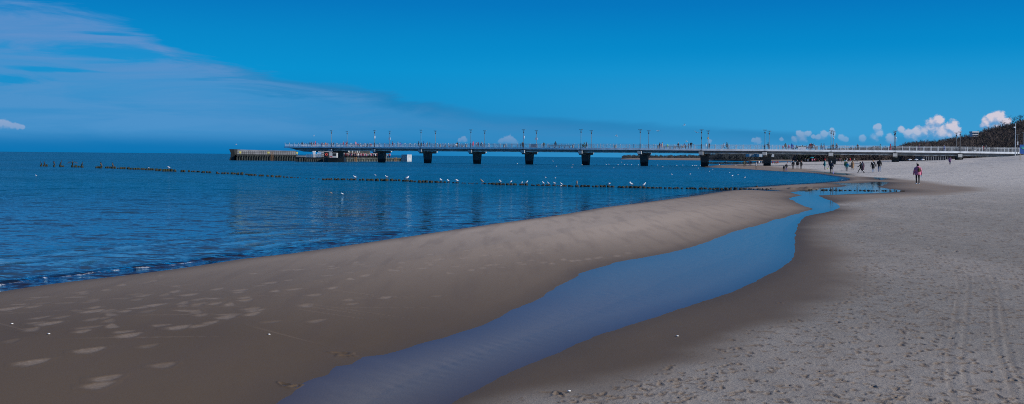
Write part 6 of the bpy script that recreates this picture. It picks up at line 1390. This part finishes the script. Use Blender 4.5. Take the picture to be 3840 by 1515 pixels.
block('hotel', 'teal glass hotel with pale bands behind the ninth pillar', 2847, 2903, 575, 870, 1, 9, mBld, M('teal_glass', (.02, .16, .24), .25, .2, .2), zb=4)
block('villa', 'small white house peeking out near the top of the wooded hill', 3646, 3668, 497, 392, 4, 2, M('villa_white', (.8,.8,.8), .8, .05), mWin, dp=2.5, zb=D(3650, 512, 392)[2])
# things on the far beach
r = 430; x, y, z = D(3044, 601, r); rt = empty('parasol', (x, y, z)); tag(rt, 'big teal parasol standing on the beach beyond the pier', 'parasol'); mb = MB(); mb.tube((0,0,-.5), (0,0,1.6), .05, n=6); mb.build('pole', mPole, rt, loc=(0,0,0)); mb = MB(); mb.loft([(0,0,1.0,1.05,1.05), (0,0,1.35,.8,.8), (0,0,1.6,.1,.1)], n=10); mb.build('canopy', M('teal_cloth', (.01,.26,.30), .8), rt, loc=(0,0,0))
r = 300; rt = empty('beach_bar', (X_(3480, r), r, 2.0)); tag(rt, 'long dark fronted beach bar with white canopies under the shore end of the pier', 'beach bar')
mb = MB(); mb.box((X_(3510, r), r+4, D(3510, 596, r)[2]), (X_(3560, r)-X_(3475, r), 6, 1.5)); mb.build('wall', M('bar_dark', (.05,.05,.055), .7, .5, .9), rt)
for i, px in enumerate(range(3478, 3560, 9)): mb = MB(); mb.box((X_(px, r), r+.9, D(px, 596, r)[2]), (.16, .14, 1.55)); mb.build('post', mBW, rt)
for px in (3412, 3436, 3460): mb = MB(); zc = D(px, 597.5, r)[2]; xx = X_(px, r); mb.loft([(xx, r, zc-.1, .7, .6), (xx, r, zc+.05, .5, .4), (xx, r, zc+.16, .08, .08)], n=8); mb.tube((xx, r, zc-1.2), (xx, r, zc-.08), .05, n=5); mb.build('canopy', mWhite, rt)
# shore end: mast, billboard, fence posts
def on(px, py, r): return D(px, py, r)
r = 226; x, y, z = on(3807, 578, r); rt = empty('light_mast', (x, y, z)); tag(rt, 'tall grey mast with a floodlight at the shore end of the pier', 'light mast'); hm = on(3807, 467, r)[2]-z
mb = MB(); mb.tube((0,0,-1), (0,0,hm), .13, .08, 8); mb.build('pole', mSteel, rt, loc=(0,0,0)); mb = MB(); mb.box((-.22,0,hm-.65), (.4,.25,.22)); mb.tube((0,0,hm-.6), (-.2,0,hm-.6), .04, n=5); mb.build('floodlight', mWhite, rt, loc=(0,0,0)); mb = MB(); mb.ell((0,0,hm+.1), (.1,.1,.16)); mb.build('cap', mWhite, rt, loc=(0,0,0))
for px, yt, yb, lb, sgn in ((3815.5,504,577,'slim lamp post with a white banner by the shore end of the pier',1),(3838,498,570,'slim lamp post at the right picture edge',0)):
    x, y, z = on(px, yb, r); hm = on(px, yt, r)[2]-z; rt = empty('lamp_post', (x, y, z)); tag(rt, lb, 'lamp post'); mb = MB(); mb.tube((0,0,-1), (0,0,hm), .07, .05, 8); mb.build('pole', mPole, rt, loc=(0,0,0)); mb = MB(); mb.box((0,0,hm+.03), (.9,.3,.06)); mb.tube((0,0,hm-.7), (0,0,hm-.45), .11, n=8); mb.build('reflector', mPole, rt, loc=(0,0,0))
    if sgn: mb = MB(); mb.box((0,-.12,hm*.55), (.18,.05,.8)); mb.build('banner', mWhite, rt, loc=(0,0,0))
r = 219; rt = empty('billboard', on(3833, 582, r)); tag(rt, 'bright blue billboard with a teal swirl at the right edge', 'billboard'); x0, x1 = X_(3823.5, r), X_(3856, r); z0, z1 = on(3832, 577, r)[2], on(3832, 542.5, r)[2]
mb = MB(); mb.box(((x0+x1)/2, r, (z0+z1)/2), (x1-x0, .12, z1-z0)); mb.build('panel', M('panel_blue', (.01,.06,.30), .5, .3, .5, col2=(.0,.12,.36)), rt); mb = MB(); mb.ell(((x0+x1)/2-.25, r-.07, z0+1.45), (.55,.03,.24), rot=Matrix.Rotation(.2, 3, 'Y')); mb.ell(((x0+x1)/2-.2, r-.08, z0+1.2), (.5,.03,.10), 1, rot=Matrix.Rotation(.25, 3, 'Y')); mb.build('swirl', [M('teal_print', (.01,.30,.38), .5), M('green_print', (.05,.35,.22), .5)], rt)
mb = MB(); mb.tube((x0+.2, r+.1, z0-2), (x0+.2, r+.1, z0), .07, n=6); mb.tube((x1-.2, r+.1, z0-2), (x1-.2, r+.1, z0), .07, n=6); mb.build('leg', mPole, rt)
x, y, z = foot(3825, 601); mb = MB(); mb.tube((0,0,-.2), (0,0,1.35), .05, n=6); o = mb.build('marker_post', M('post_yellow', (.40,.28,.08), .8, .3)); o.location = (x, y, z); tag(o, 'thin yellowish post standing in the dune at the right edge', 'post')
